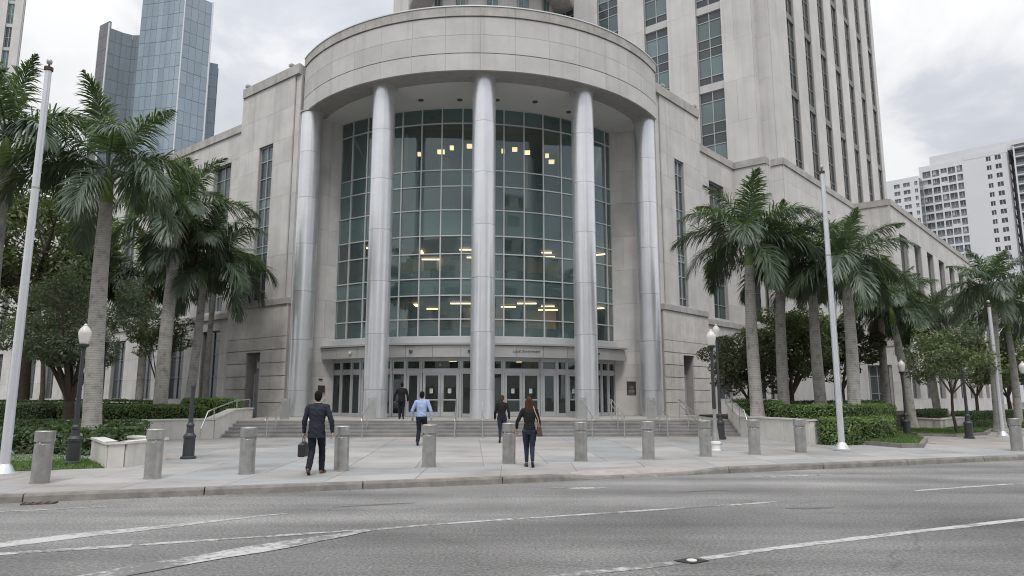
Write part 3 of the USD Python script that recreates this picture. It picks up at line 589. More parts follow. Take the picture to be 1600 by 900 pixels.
# entrance screen: posts, transom windows, doors with frames, panes, handles and notices
scr = part_group('entrance_screen', court)
def chord(d0, d1, R=RG):
    p, q = arcp(CG, R, d0), arcp(CG, R, d1); t = (q - p) / np.linalg.norm(q - p); return Wall(p, t, (t[1], -t[0])), np.linalg.norm(q - p)
obj('head_rail', ring(CG, RG - .07, RG + .07, GL0, GL1, 3.58, 3.72, 40), 'door_metal', scr)
obj('transom_rail', ring(CG, RG - .06, RG + .06, GL0, GL1, 2.98, 3.14, 40), 'door_metal', scr)
bays = [(-37.6, -34.4, 'p'), (-34.0, -30.6, 'p'), (-30.2, -27.6, 'p'), (-27.0, -23.6, 'd'), (-23.2, -18.2, 'p'), (-17.6, -14.3, 'p'), (-13.7, -10.2, 's'), (-9.4, -.2, 'dd'), (.5, 3.3, 'p'), (3.9, 7.9, 'p'), (8.4, 10.6, 'p'),
        (11.2, 20.6, 'dd'), (21.3, 25.2, 's'), (25.8, 28.3, 'p'), (28.7, 32.6, 'd'), (33.2, 37.6, 'p'), (38.0, 40.4, 'p'), (40.8, 43.2, 'p'), (43.6, 46.2, 'p')]
for d in sorted({round((a[1] + b[0]) / 2, 2) for a, b in zip(bays[:-1], bays[1:])}):
    p = arcp(CG, RG, d); a = radians(d); wide = .10
    obj('post', MB().box((p[0], p[1], (LAND + 3.65) / 2), (wide, .16, 3.65 - LAND), (cos(a), sin(a), 0), (sin(a), -cos(a), 0)).mesh, 'door_metal', scr)
for d0, d1, kind in bays:
    w, L_ = chord(d0, d1)
    nfr = obj('transom_window', (lambda m: [w.slab(x0, x1, y0, y1, -.03, .04, m) for x0, x1, y0, y1 in [(0, .05, 3.14, 3.58), (L_ - .05, L_, 3.14, 3.58), (.05, L_ - .05, 3.14, 3.19), (.05, L_ - .05, 3.53, 3.58)]] and m)(MB()).mesh, 'door_metal', court)
    obj('pane', w.slab(.05, L_ - .05, 3.19, 3.53, -.008, .004).mesh, 'door_glass', nfr)
    leaves = [(0, L_)] if kind != 'dd' else [(0, L_ / 2 - .008), (L_ / 2 + .008, L_)]
    for i, (a, b) in enumerate(leaves):
        door = kind in ('d', 'dd', 's'); fw = .045 if kind == 'p' else .125; zb = LAND + (.16 if kind == 'p' else .24); top = 2.98; off = 0 if kind == 'p' else .02
        m = MB()
        for q in [(a, a + fw, LAND + .01, top), (b - fw, b, LAND + .01, top), (a + fw, b - fw, LAND + .01, zb), (a + fw, b - fw, top - (.06 if kind == 'p' else .13), top)]: w.slab(*q, -.03 + off, .035 + off, m)
        if door and kind != 's': w.slab(a + fw, b - fw, 1.66, 1.72, -.02 + off, .03 + off, m)
        dn = obj('door' if door else 'sidelight', m.mesh, 'door_metal', court)
        zt = top - (.06 if kind == 'p' else .13)
        for z0, z1 in ([(zb, 1.66), (1.72, zt)] if door and kind != 's' else [(zb, zt)]): obj('pane', w.slab(a + fw, b - fw, z0, z1, -.006 + off, .004 + off).mesh, 'door_glass', dn)
        if door and kind != 's':
            hx = b - .07 if i == 0 else a + .07
            obj('handle', MB().tube([w.at(hx, 1.45, .05 + off), w.at(hx, 1.45, .10 + off), w.at(hx, 2.0, .10 + off), w.at(hx, 2.0, .05 + off)], .016, 8).mesh, 'steel', dn, 40)
        if kind == 'dd' or d0 == 28.7:
            cx = (a + b) / 2 - .02; obj('notice', w.slab(cx - .08, cx + .08, 2.0, 2.22, .008 + off, .011 + off).mesh, 'paper', dn)
            for q in range(3): obj('print', w.slab(cx - .06, cx + .06 - q * .03, 2.17 - q * .05, 2.185 - q * .05, .0115 + off, .0125 + off).mesh, 'tower_glass_blue' if i else 'dark_frame', dn)
w, L_ = chord(-9.4, -.2)
num = obj('room_sign', w.slab(L_ / 2 - .30, L_ / 2 + .42, 3.22, 3.50, .012, .022).mesh, 'dark_frame', court)
tm = meshkit.text_mesh('0', .10, .006); v = np.array(tm.vertices); obj('numeral', (w.p + (L_ / 2 - .10 + v[:, :1]) * w.u + (3.31 + v[:, 1:2]) * UPV + (.022 + v[:, 2:]) * w.n, np.array(tm.faces)), 'white_paint', num)
# reveal walls beside the glass
def face(p, q): t = (q - p) / np.linalg.norm(q - p); return Wall(p, t, (t[1], -t[0])), np.linalg.norm(q - p)
RUST = [1.55, 2.20, 2.86, 3.52, 4.18, 4.82]
UPC = [6.75, 8.6, 10.45, 12.3, 14.15]
w, L_ = face(AL + [.05, .02], gl + [-.03, .02]); rl = make_wall(court, 'reveal_wall', w, 0, L_, LAND, SOF + .1, [], RUST[1:] + UPC, 1.25, 'limestone', thick=.3)
p = MB(); obj('wall_box', w.slab(L_ - .80, L_ - .46, 2.05, 2.40, .06, .14, p).mesh, 'plaque_bronze', court)
obj('wall_sign', w.slab(L_ - .78, L_ - .58, 2.66, 2.74, .06, .09).mesh, 'plaque_bronze', court)
w, L_ = face(gr + [.03, .02], AR + [-.05, .02]); make_wall(court, 'reveal_wall', w, 0, L_, LAND, SOF + .1, [], RUST[1:] + UPC, 1.25, 'limestone', thick=.3)
pl = obj('plaque', w.slab(.62, 1.08, 1.95, 2.62, .06, .10).mesh, 'plaque_bronze', court); obj('plaque_seal', MB().tube([w.at(.85, 2.30, .10), w.at(.85, 2.30, .115)], .13, 20).mesh, 'dark_frame', pl)
obj('plaque_cap', w.slab(.60, 1.10, 2.63, 2.68, .06, .115).mesh, 'canopy_metal', pl)
for q in range(6): obj('plaque_line', w.slab(.70, 1.0, 2.02 + q * .03, 2.032 + q * .03, .10, .106).mesh, 'cornice_stone', pl)

def wing_block(w, sgn, L_, win, door):
    """A wing block: rusticated base with a recessed side door, ledge, smooth wall with one tall window, cornice."""
    za, zb, zt = 6.42, 6.74, 18.62
    make_wall(court, 'base_wall', w, 0, L_, .3, 4.82, [(*door, .3, 4.08)], RUST, 2.7, 'base_stone', off=.06, pth=.09, stagger=False, thick=.5, hj=.035)
    make_wall(court, 'band_wall', w, 0, L_, 4.82, za, [], [], 1.8, 'base_stone', off=.06, pth=.09, stagger=False)
    m = obj('ledge', w.slab(-.05, L_ + .06, za + .006, zb - .05, -.4, .22).mesh, 'cornice_stone', court); obj('ledge_cap', w.slab(-.03, L_ + .04, zb - .05, zb, -.4, .19).mesh, 'cornice_stone', m)
    make_wall(court, 'wing_wall', w, .42, L_, zb, zt, [(*win, zb + .06, 15.3)], [9.0, 12.2, 14.0, 15.3, 17.0], 1.22, 'limestone', thick=.5)
    make_wall(court, 'corner_pier', w, 0.0, .40, zb, zt, [], [9.0, 12.2, 14.0, 15.3, 17.0], .5, 'limestone', off=-.09, thick=.4)
    c = obj('parapet', w.slab(0.0, L_, zt, 19.15, -.5, .05).mesh, 'cornice_stone', court)
    n = 5
    for k in range(n): obj('coping_stone', w.slab(L_ * k / n + .006, L_ * (k + 1) / n - .006, 18.66, 19.2, -.04, .14).mesh, 'cornice_stone', c)
    make_window(court, w, win[0], win[1], zb + .06, 15.3, 2, [.055, .20, .30, .345, .47, .59, .655, .785, .90], .12, alt=['window_glass', 'window_glass_dark', 'window_glass', 'window_glass_teal', 'window_glass_dark', 'window_glass', 'window_glass_teal', 'window_glass_dark', 'window_glass', 'window_glass_teal'])
    d = obj('side_door', w.slab(door[0], door[1], .3, 4.1, -.50, -.43).mesh, 'canopy_metal', court)
    obj('door_leaf', w.slab(door[0] + .18, door[1] - .12, LAND, 2.95, -.43, -.38).mesh, 'door_metal', d)
    obj('door_frame', (lambda m: [w.slab(*q, -.43, -.35, m) for q in [(door[0] + .1, door[0] + .18, LAND, 3.03), (door[1] - .12, door[1] - .04, LAND, 3.03), (door[0] + .18, door[1] - .12, 2.95, 3.03)]] and m)(MB()).mesh, 'sill_metal', d)
    s_ = door[0] + .25 if sgn > 0 else door[1] - .25
    obj('wall_lamp', w.slab((door[0] + door[1]) / 2 + .1, (door[0] + door[1]) / 2 + .3, 3.3, 3.62, -.43, -.31).mesh, 'white_paint', d)
    obj('door_handle', MB().tube([w.at(s_, 1.9, -.38), w.at(s_, 1.9, -.31), w.at(s_ + .12 * sgn, 1.9, -.31)], .015, 8).mesh, 'steel', d)
    for k in (0, 1): obj('recess_wall', w.slab(door[k] - (.1 if k == 0 else -.0), door[k] + (.0 if k == 0 else .1), .3, 4.3, -.52, -.43).mesh, 'base_stone', court)
    obj('recess_head', w.slab(door[0] - .1, door[1] + .1, 4.1, 4.3, -.52, -.43).mesh, 'base_stone', court)
WL = Wall(AL, uL, nL); WR = Wall(AR, uR, nR)
wing_block(WL, -1, 5.3, (2.12, 3.42), (2.08, 3.38))
wing_block(WR, 1, 5.02, (1.86, 2.95), (1.90, 3.08))
for w, L_ in ((WL, 5.3), (WR, 5.02)):   # the far ends of the blocks, the flank above the recessed wings, the roof
    e = w.at(L_, 0); we = Wall(e[:2], -w.n[:2], w.u[:2]); make_wall(court, 'end_wall', we, -.05, 6, .3, 19.15, [], [6.74, 9, 12.2, 15.3, 17], 1.5, 'limestone', thick=.3)
    q = [w.at(0, 0, -.2), w.at(L_, 0, -.2), w.at(L_, 0, -9), w.at(0, 0, -9)]; obj('wing_roof', MB().prism(Polygon([p[:2] for p in q]), 18.3, 18.5).mesh, 'limestone_core', court)
    for s_ in (.9, L_ - .25):
        rl = obj('roof_lamp', MB().lathe([(.05, 19.2), (.05, 19.32)], (*w.at(s_, 0, -.05)[:2], 0), 10).mesh, 'lamp_grey', court)
        obj('lamp_head', MB().box((*w.at(s_, 0, .0)[:2], 19.38), (.26, .2, .12), w.u, w.n).mesh, 'lamp_grey', rl)
def long_wing(w, s0, s1, bays_, top=17.4, cap=True):
    """A recessed wing: ground-floor and upper windows one above the other, a string course, a cornice."""
    op = [(a, b, 1.70, 5.52) for a, b in bays_] + [(a, b, 6.62, 15.35) for a, b in bays_]
    make_wall(court, 'wing_wall', w, s0, s1, .1, top - .5, op, [1.6, 2.9, 4.2, 5.6, 6.12, 7.6, 9.6, 11.6, 13.6, 15.4], 1.95, 'limestone', thick=.7)
    for a, b, c, d in op:
        lo = c < 3
        make_window(court, w, a, b, c, d, 2, [.33, .66, .86] if lo else [.10, .25, .36, .5,   .62, .75, .9], .2, bar=.035, fw=.05, fm='strip_frame' if lo else 'window_frame', alt=None, gm='window_glass_dark' if lo else 'window_glass')
    m = obj('string_course', w.slab(s0, s1, 6.14, 6.46, -.3, .16).mesh, 'cornice_stone', court)
    c = obj('parapet', w.slab(s0, s1, top - .5, top - .03, -.5, .08).mesh, 'cornice_stone', court); n = int((s1 - s0) / 1.9)
    for k in range(n): obj('coping_stone', w.slab(s0 + (s1 - s0) * k / n + .006, s0 + (s1 - s0) * (k + 1) / n - .006, top - .46, top, -.45, .15).mesh, 'cornice_stone', c)
W2L = Wall(AL - nL * .38, uL, nL); W2R = Wall(AR - nR * .47, uR, nR)
long_wing(W2L, 5.3, 52.0, [(6.85 + 3.85 * k, 8.75 + 3.85 * k) for k in range(11)])
long_wing(W2R, 5.02, 10.8, [(7.06, 9.12)])
obj('wing_roof', MB().prism(Polygon([W2L.at(5.3, 0, -.3)[:2], W2L.at(52, 0, -.3)[:2], W2L.at(52, 0, -14)[:2], W2L.at(5.3, 0, -14)[:2]]), 16.6, 16.8).mesh, 'limestone_core', court)

# ------------------------------------------------------------------ the tower, its podium and the right-hand block
J = np.array([14.8676, 44.7878])
tower = world_thing('courthouse_tower', 'tall pale stone tower with vertical window strips rising behind the courthouse', 'tower', (15, 52, 0))
WP = Wall(J, uF, nF)
CORS = [6.45, 8.4, 10.4, 12.4, 14.4, 15.9]
make_wall(tower, 'podium_wall', WP, -.1, 2.2, .1, 16.9, [(.93, 1.42, 1.7, 5.5), (.93, 1.42, 6.6, 9.6), (1.70, 2.1, 1.7, 5.5), (1.70, 2.1, 6.6, 9.6)], CORS, 2.3, 'tower_stone', thick=.5)
for a, b in ((.93, 1.42), (1.70, 2.1)):
    for c, d in ((1.7, 5.5), (6.6, 9.6)): make_window(tower, WP, a, b, c, d, 1, [.3, .62], .3, gm='window_glass_dark', fm='dark_frame')
W3 = Wall(J + uF * 2.2, -nF, uF)      # the notch, facing right
make_wall(tower, 'podium_wall', W3, 0, .9, .1, 16.9, [], CORS, 1.0, 'tower_stone', thick=.3)
WP2 = Wall(J - nF * .9, uF, nF); make_wall(tower, 'podium_wall', WP2, 2.2, 3.0, .1, 16.9, [], CORS, 1.0, 'tower_stone', thick=.5)
C2 = J + uF * 3.0 - nF * .9; WPR = Wall(C2, uR, nR)
make_wall(tower, 'podium_wall', WPR, 0, 16.6, .1, 16.9, [(1.0, 1.5, 9.0, 9.6), (3.2, 5.0, 6.6, 9.8), (3.2, 5.0, 1.4, 5.4), (6.9, 8.7, 1.4, 5.4), (10.6, 12.4, 1.4, 5.4), (6.9, 8.7, 6.6, 9.8), (10.6, 12.4, 6.6, 9.8)], CORS, 2.1, 'tower_stone', thick=.6)
make_window(tower, WPR, 1.0, 1.5, 9.0, 9.6, 1, [], .3, gm='window_glass_dark', fm='dark_frame')
for s_ in (3.2, 6.9, 10.6):
    make_window(tower, WPR, s_, s_ + 1.8, 1.4, 5.4, 3, [.5, .85], .4, gm='window_glass_dark'); make_window(tower, WPR, s_, s_ + 1.8, 6.6, 9.8, 2, [.4], .4, gm='window_glass_dark')
for w, a, b, o in ((WP, 0, 2.28, 0), (WP2, 2.29, 3.08, 0), (WPR, -.0, 16.6, 0)):
    pr = obj('podium_parapet', w.slab(a, b, 16.9, 17.36, -.5, .06).mesh, 'cornice_stone', tower)
    n = max(int((b - a) / 1.9), 1)
    for k in range(n): obj('coping_stone', w.slab(a + (b - a) * k / n + .005, a + (b - a) * (k + 1) / n - .005, 16.95, 17.4, -.45, .14).mesh, 'cornice_stone', pr)
    obj('string_course', w.slab(a, b - .01, 6.14, 6.44, -.2, .15).mesh, 'cornice_stone', tower)
TOP = 62.0
T0 = J - nF * .4; WT = Wall(T0, uF, nF)
FL = [17.4 + 3.0 * k for k in range(15)] + [TOP]
def strips(w, s0, s1, wins, first, spz, cols, mats_, name, step=6.0, fm='window_frame', rec=.2, vis=None):
    op = [(a, b, first, TOP - 2) for a, b in wins]
    make_wall(tower, name, w, s0, s1, 16.4, TOP, op, FL[1:-1], 2.35, 'tower_stone', thick=.7, pname='stone_panel')
    for a, b in wins:
        zz = [first] + [z for z in np.arange(spz, TOP - 2, step) if z > first] + [TOP - 2]
        for k, (z0, z1) in enumerate(zip(zz[:-1], zz[1:])):
            lo = z0 + (.55 if k else 0)
            if k: obj('spandrel', w.slab(a, b, z0, lo, -rec - .1, -rec + .12).mesh, 'canopy_metal', tower)
            full = [.11, .37, .50, .63, .88]
            make_window(tower, w, a, b, lo, z1, cols, full, rec, fm=fm, alt=mats_, fw=.05, bar=.06)
tm6 = ['window_glass_dark', 'window_glass_teal', 'window_glass_dark', 'window_glass', 'window_glass_teal', 'window_glass_dark']
strips(WT, -15.5, 1.7, [(-14.45, -12.6), (-10.4, -8.55), (-6.33, -4.45), (-2.25, -.40)], 16.9, 23.15, 2, tm6, 'tower_wall')
obj('upper_wall', WT.slab(-34.3, -15.5, 16.4, TOP, -.7, .04).mesh, 'tower_stone', tower)
W4 = Wall(T0 + uF * 1.7, -nF, uF); make_wall(tower, 'tower_wall', W4, 0, .9, 16.4, TOP, [], FL[1:-1], 1.2, 'tower_stone', thick=.3, pname='stone_panel')
WT2 = Wall(T0 - nF * .9, uF, nF); make_wall(tower, 'tower_wall', WT2, 1.7, 2.6, 16.4, TOP, [], FL[1:-1], 1.2, 'tower_stone', thick=.4, pname='stone_panel')
C4 = T0 + uF * 2.6 - nF * .9; WTR = Wall(C4, uR, nR)
SW = [(3.3 + 3.62 * k, 4.95 + 3.62 * k) for k in range(7)]
def side_strips():
    op = [(a, b, 17.0, TOP - 2) for a, b in SW]
    make_wall(tower, 'tower_wall', WTR, 0, 27.6, 16.4, TOP, op, FL[2:-1:2], 3.62, 'tower_stone', thick=.7, pname='stone_panel')
    for a, b in SW:
        zz = [17.0, 23.3, 29.3, 35.3, 41.3, 47.3, 53.3, 60]
        for k, (z0, z1) in enumerate(zip(zz[:-1], zz[1:])):
            if k: obj('spandrel', WTR.slab(a, b, z0, z0 + .5, -.14, -.02).mesh, 'strip_frame', tower)
            make_window(tower, WTR, a, b, z0 + (.5 if k else 0), z1, 2, [.25, .5, .75], .14, fm='strip_frame', bar=.10, gm='strip_glass', fw=.05)
side_strips()
e = WTR.at(27.6, 0); we = Wall(e[:2], -nR, uR); obj('end_wall', we.slab(-.02, 22, 10, TOP, -.3, .0).mesh, 'tower_stone', tower)
e = WT.at(-34.3, 0); obj('side_wall', MB().box((*(e[:2] - nF * 8), 36), (16, .4, 52), (*nF, 0), (*uF, 0)).mesh, 'tower_stone', tower)
# the round bay high on the tower front, with a projecting ring
CD = np.array([-1.7, 54.5])
bay = part_group('round_bay', tower)
obj('bay_wall', MB().lathe([(5.3, 20), (5.3, 44)], (*CD, 0), 64).mesh, 'tower_stone', bay, 40)
obj('bay_ring', MB().lathe([(5.28, 33.6), (6.95, 33.6), (7.05, 33.8), (7.05, 34.9), (6.7, 35.1), (5.3, 35.1)], (*CD, 0), 96).mesh, 'cornice_stone', bay, 35)
for k in range(-3, 4):
    a = radians(2 + k * 27.); rad = np.array([sin(a), -cos(a)]); tan = np.array([cos(a), sin(a)])
    w = Wall(CD + rad * 5.34 - tan * .5, tan, rad)
    fr = obj('bay_window', (lambda m: [w.slab(*q, -.05, .06, m) for q in [(0, .06, 26, 33.5), (.94, 1.0, 26, 33.5), (.47, .53, 26, 33.5), (0, 1, 33.5, 33.58)]] and m)(MB()).mesh, 'window_frame', tower)
    for a_, b_ in ((.06, .47), (.53, .94)): obj('pane', w.slab(a_, b_, 26, 33.5, -.03, .02).mesh, 'window_glass_teal', fr)
# the right-hand block
block = world_thing('courthouse_annex', 'low pale stone block with tall narrow windows right of the tower', 'annex', (30, 53, 0))
B0 = np.array([29.953, 53.231]); WB = Wall(B0, uF, nF); WBR = Wall(B0, uR, nR)
BC = [1.6, 2.9, 4.2, 5.4, 6.15, 8.3, 10.5, 12.8, 15.1]
make_wall(block, 'front_wall', WB, -2.75, 0, .1, 16.85, [(-2.45, -.75, .9, 4.3)], BC, 1.5, 'limestone', thick=.5)
make_window(block, WB, -2.45, -.75, .9, 4.3, 3, [.35, .75], .35, gm='window_glass_dark')
bw = [(2.2 + 4.83 * k, 4.75 + 4.83 * k) for k in range(9)]
op = [(a, b, 7.4, 15.0) for a, b in bw] + [(a, b, 1.7, 5.35) for a, b in bw]
make_wall(block, 'side_wall', WBR, 0, 46.5, .1, 16.85, op, BC, 2.4, 'limestone', thick=1.0)
for a, b, c, d in op: make_window(block, WBR, a, b, c, d, 2, [.3, .6, .85], .3, gm='window_glass_dark', fm='strip_frame', bar=.04)
for w, a, b in ((WB, -2.75, .0), (WBR, -.0, 46.5)):
    c = obj('parapet', w.slab(a, b, 16.85, 17.35, -.5, .06).mesh, 'cornice_stone', block); n = int((b - a) / 1.9)
    for k in range(n): obj('coping_stone', w.slab(a + (b - a) * k / n + .005, a + (b - a) * (k + 1) / n - .005, 16.9, 17.4, -.45, .15).mesh, 'cornice_stone', c)
    obj('string_course', w.slab(a, b - .01, 5.75, 6.1, -.2, .14).mesh, 'cornice_stone', block)
obj('roof', MB().prism(Polygon([WBR.at(.3, 0, -.3)[:2], WBR.at(46, 0, -.3)[:2], WBR.at(46, 0, -12)[:2], WBR.at(.3, 0, -12)[:2]]), 16.5, 16.7).mesh, 'limestone_core', block)
# ------------------------------------------------------------------ steps, cheek walls, handrails
def S(a, b, z=0.): p = np.array([-1.55, 28.49]) + uS * a + uA * b; return np.array([p[0], p[1], z])
SA0, SA1 = -9.95, 10.95; RIS, TRD = (LAND - .22) / 5, .27
steps = world_thing('entrance_steps', 'five broad grey stone steps running along the front of the courthouse entrance', 'steps', tuple(S(0, 0, .2)))
for k in range(5):
    z1 = .22 + RIS * (k + 1); b0 = TRD * k; last = k == 4
    n = 11; e = np.linspace(SA0, SA1, n + 1) if k % 2 == 0 else np.concatenate([[SA0], np.linspace(SA0, SA1, n + 1)[:-1] + (SA1 - SA0) / n / 2, [SA1]])
    st_ = obj('step', MB().box(S((SA0 + SA1) / 2, b0 + .25, (z1 - .02) / 2), (SA1 - SA0, .44, z1 - .02), (*uS, 0), (*uA, 0)).mesh, 'step_stone', steps)
    for a, b in zip(e[:-1], e[1:]):
        w_ = (1.15 if last else .36)
        tp_ = obj('tread_stone', MB().box(S((a + b) / 2, b0 + w_ / 2 + .022, z1 - .03), (b - a - .008, w_, .06), (*uS, 0), (*uA, 0)).mesh, 'step_tread' if last else 'step_stone', st_)
obj('landing', MB().prism(Polygon([tuple(S(SA0, 1.9)[:2]), tuple(S(SA1, 1.9)[:2]), (9.6, 37.5), (-12.2, 36.5)]), .1, LAND - .004).mesh, 'step_tread', steps)
r = np.random.default_rng(5)
PLw = []
def wall_run(parent, pts, z0, z1s, th, m='planter_stone', pl=1.5, cap=True):
    """Planter wall along pts (x, y): stone panels with joints, and a thin cap; z1s = height at each point."""
    for (p, q, za, zb) in zip(pts[:-1], pts[1:], z1s[:-1], z1s[1:]):
        p, q = np.array(p, float), np.array(q, float); L_ = np.linalg.norm(q - p); u = (q - p) / L_; n_ = np.array([u[1], -u[0]]); w = Wall(p, u, n_)
        pg = Polygon([(0, z0), (L_, z0), (L_, zb), (0, za)])
        c = obj('wall_core', w.poly(pg, -th, -.02).mesh, 'limestone_core', parent)
        k = max(int(round(L_ / pl)), 1)
        for i in range(k):
            a, b = L_ * i / k, L_ * (i + 1) / k
            obj('stone', w.poly(pg.intersection(sbox(a + .005, z0, b - .005, 9)).buffer(0), -.04, .02).mesh, m, c)
        obj('cap', w.poly(Polygon([(-.03, za + .005), (L_ + .03, zb + .005), (L_ + .03, zb + .06), (-.03, za + .06)]), -th - .02, .05).mesh, m, c)
pL = world_thing('planter', 'long pale stone planter wall left of the steps, ending in a sloping cheek', 'planter', (-13, 27, .16))
wall_run(pL, [(-16.9, 24.9), (-14.6, 25.6), (-11.62, 27.45)], .05, [.93, .93, .93], .35)
wall_run(pL, [(-11.62, 27.50), (-11.40, 29.0), (-11.32, 30.6)], .05, [.95, 1.28, 1.30], .35)
pR = world_thing('planter', 'pale stone planter wall with a sloping cheek at the right end of the steps', 'planter', (10, 27, .16))
wall_run(pR, [(9.42, 30.6), (9.44, 29.2)], .05, [1.52, 1.0], .35)
wall_run(pR, [(9.46, 29.15), (10.45, 24.75)], .05, [.98, .98], .35)
wall_run(pR, [(10.47, 24.75), (13.6, 25.9)], .05, [.98, .98], .35)
pS = world_thing('planter', 'small low pale planter with angled faces behind the second bollard from the left', 'planter', (-9.6, 17, .16))
wall_run(pS, [(-11.1, 18.7), (-9.50, 16.62)], .05, [.70, .70], .25, pl=3)
wall_run(pS, [(-9.47, 16.60), (-9.22, 16.85)], .05, [.70, .70], .25, pl=3)
wall_run(pS, [(-9.20, 16.88), (-9.05, 18.5), (-10.4, 19.6)], .05, [.70, .70, .70], .25, pl=.8)
obj('soil', MB().prism(Polygon([(-11.1, 18.7), (-9.5, 16.75), (-9.3, 17), (-9.2, 18.4), (-10.4, 19.5)]), .1, .56).mesh, 'soil', pS)
pR2 = world_thing('planter', 'low pale planter box under the far palms on the right', 'planter', (21.5, 35.5, .16))
wall_run(pR2, [(20.2, 36.3), (21.05, 34.5), (24.4, 37.6), (23.6, 39.2)], .05, [.72, .72, .72, .72], .3, pl=2.5)
obj('soil', MB().prism(Polygon([(20.3, 36.4), (21.1, 34.7), (24.2, 37.6), (23.5, 39.1)]), .1, .6).mesh, 'soil', pR2)

def handrail(a, label, b0=1.75, b1=-.75, zt=LAND, zb=.22, double=True, plate=False):
    h = world_thing('handrail', label, 'handrail', tuple(S(a, 0, .2)), 'steel handrails on the entrance steps')
    A, B = S(a, b0, zt), S(a, b1, zb); hA, hB = .84, .86
    for p, hh in ((A, hA), (B, hB), ((A + B) / 2 + [0, 0, .0], .86)):
        z = p[2] - .30 if p is not A and p is not B else p[2]
        if plate and p is A: obj('post', MB().box(p + [0, 0, hh / 2 + .02], (.36, .05, hh + .08), (*uS, 0), (*uA, 0)).mesh, 'steel', h)
        else: obj('post', MB().tube([(p[0], p[1], z), (p[0], p[1], p[2] + hh)], .024, 10).mesh, 'steel', h, 40)
    obj('rail', MB().tube([A + [0, 0, hA - .28], A + np.array([*uA * .12, hA - .14]), A + np.array([*uA * .1, hA]), A + [0, 0, hA], B + [0, 0, hB], B + np.array([*uA * -.22, hB - .02]), B + np.array([*uA * -.26, hB - .14]), B + np.array([*uA * -.1, hB - .24])], .021, 10).mesh, 'steel', h, 40)
    if double: obj('lower_rail', MB().tube([A + [0, 0, hA - .25], B + [0, 0, hB - .25]], .018, 8).mesh, 'steel', h, 40)
for a, lb, pt in ((-8.0, 'steel handrail on the steps in front of the leftmost column', True), (-6.35, 'steel handrail on the steps behind the man in the suit', False), (-4.35, 'steel handrail on the steps below the second column from the left', True),
              (-.75, 'steel handrail on the steps right of the man in the blue shirt', False), (.35, 'steel handrail on the steps just left of the woman with a ponytail', True), (4.7, 'steel handrail on the steps below the fourth column', True),
              (6.0, 'steel handrail on the steps just right of the fourth column', False), (7.75, 'steel handrail on the steps in front of the rightmost column', True), (9.0, 'steel handrail on the steps below the right side door', False)):
    handrail(a, lb, plate=pt, double=not pt)
for sgn, pts, lb in ((-1, [(-11.30, 30.2, 1.30), (-11.38, 29.0, 1.28), (-11.62, 27.4, .95), (-11.75, 26.6, .2)], 'sloping steel handrail on the left cheek wall of the steps'), (1, [(9.30, 30.5, 1.5), (9.30, 29.6, 1.2), (9.36, 28.9, .98), (9.5, 28.2, .2)], 'sloping steel handrail on the right cheek wall of the steps')):
    h = world_thing('handrail', lb, 'handrail', pts[2], 'steel handrails on the entrance steps'); P = np.array(pts)
    top = P[:3] + [0, 0, .42]; obj('rail', MB().tube(list(top) + [top[2] + (P[3] - P[2]) * [.5, .5, 0] - [0, 0, .10], np.array([P[3][0], P[3][1], .62])], .024, 10).mesh, 'steel', h, 40)
    for p in P[:3]: obj('post', MB().tube([p, p + [0, 0, .42]], .02, 8).mesh, 'steel', h, 40)
    obj('post', MB().tube([(P[3][0], P[3][1], .16), (P[3][0], P[3][1], .62)], .02, 8).mesh, 'steel', h, 40)

# ------------------------------------------------------------------ bollards, lamps, flagpoles, hydrant base
BOL = [(-9.22, 13.92), (-7.41, 14.68), (-5.79, 15.52), (-3.89, 16.19), (-2.0, 17.08), (-.08, 17.9), (1.81, 18.61), (3.69, 19.18), (5.47, 20.01), (7.08, 20.67), (8.73, 21.39), (15.81, 22.15)]
BL = ['leftmost bollard, beside the left flagpole and the grass', 'bollard in front of the small low planter', 'bollard in front of the left end of the steps', 'bollard just right of the man in the suit', 'bollard covering the legs of the man in the blue shirt',
      'bollard between the two women', 'bollard just right of the woman with the shoulder bag', 'bollard in front of the rightmost column', 'bollard beside the grey lamp base near the right cheek wall', 'bollard in front of the left part of the right planter wall',
      'bollard just left of the right flagpole', 'lone bollard at the far right edge']
for (x, y), lb in zip(BOL, BL):
    g = ground_at(x, y); a = math.degrees(r.uniform(0, 6)); b = thing('bollard', 'brushed steel ' + lb, 'bollard', (x, y, g), a, 'steel bollards along the kerb')
    UsdGeom.Xformable(b.prim).AddRotateXOp().Set(float(r.normal(0, .7))); obj('body', MB().lathe([(.178, -.03), (.178, .012), (.165, .016), (.165, .735), (.158, .745)], sides=48).mesh, 'bollard_steel', b, 35)
    obj('groove', MB().lathe([(.14, .74), (.14, .80)], sides=32).mesh, 'seam', b, 35)
    obj('cap', MB().lathe([(.168, .79), (.178, .80), (.178, .985), (.165, 1.0), (.0, 1.012)], sides=48).mesh, 'bollard_steel', b, 35)
    for q in (0, 120, 240): obj('stop', MB().box((.142 * cos(radians(q)), .142 * sin(radians(q)), .77), (.05, .03, .05), (cos(radians(q)), sin(radians(q)), 0), (-sin(radians(q)), cos(radians(q)), 0)).mesh, 'seam', b)
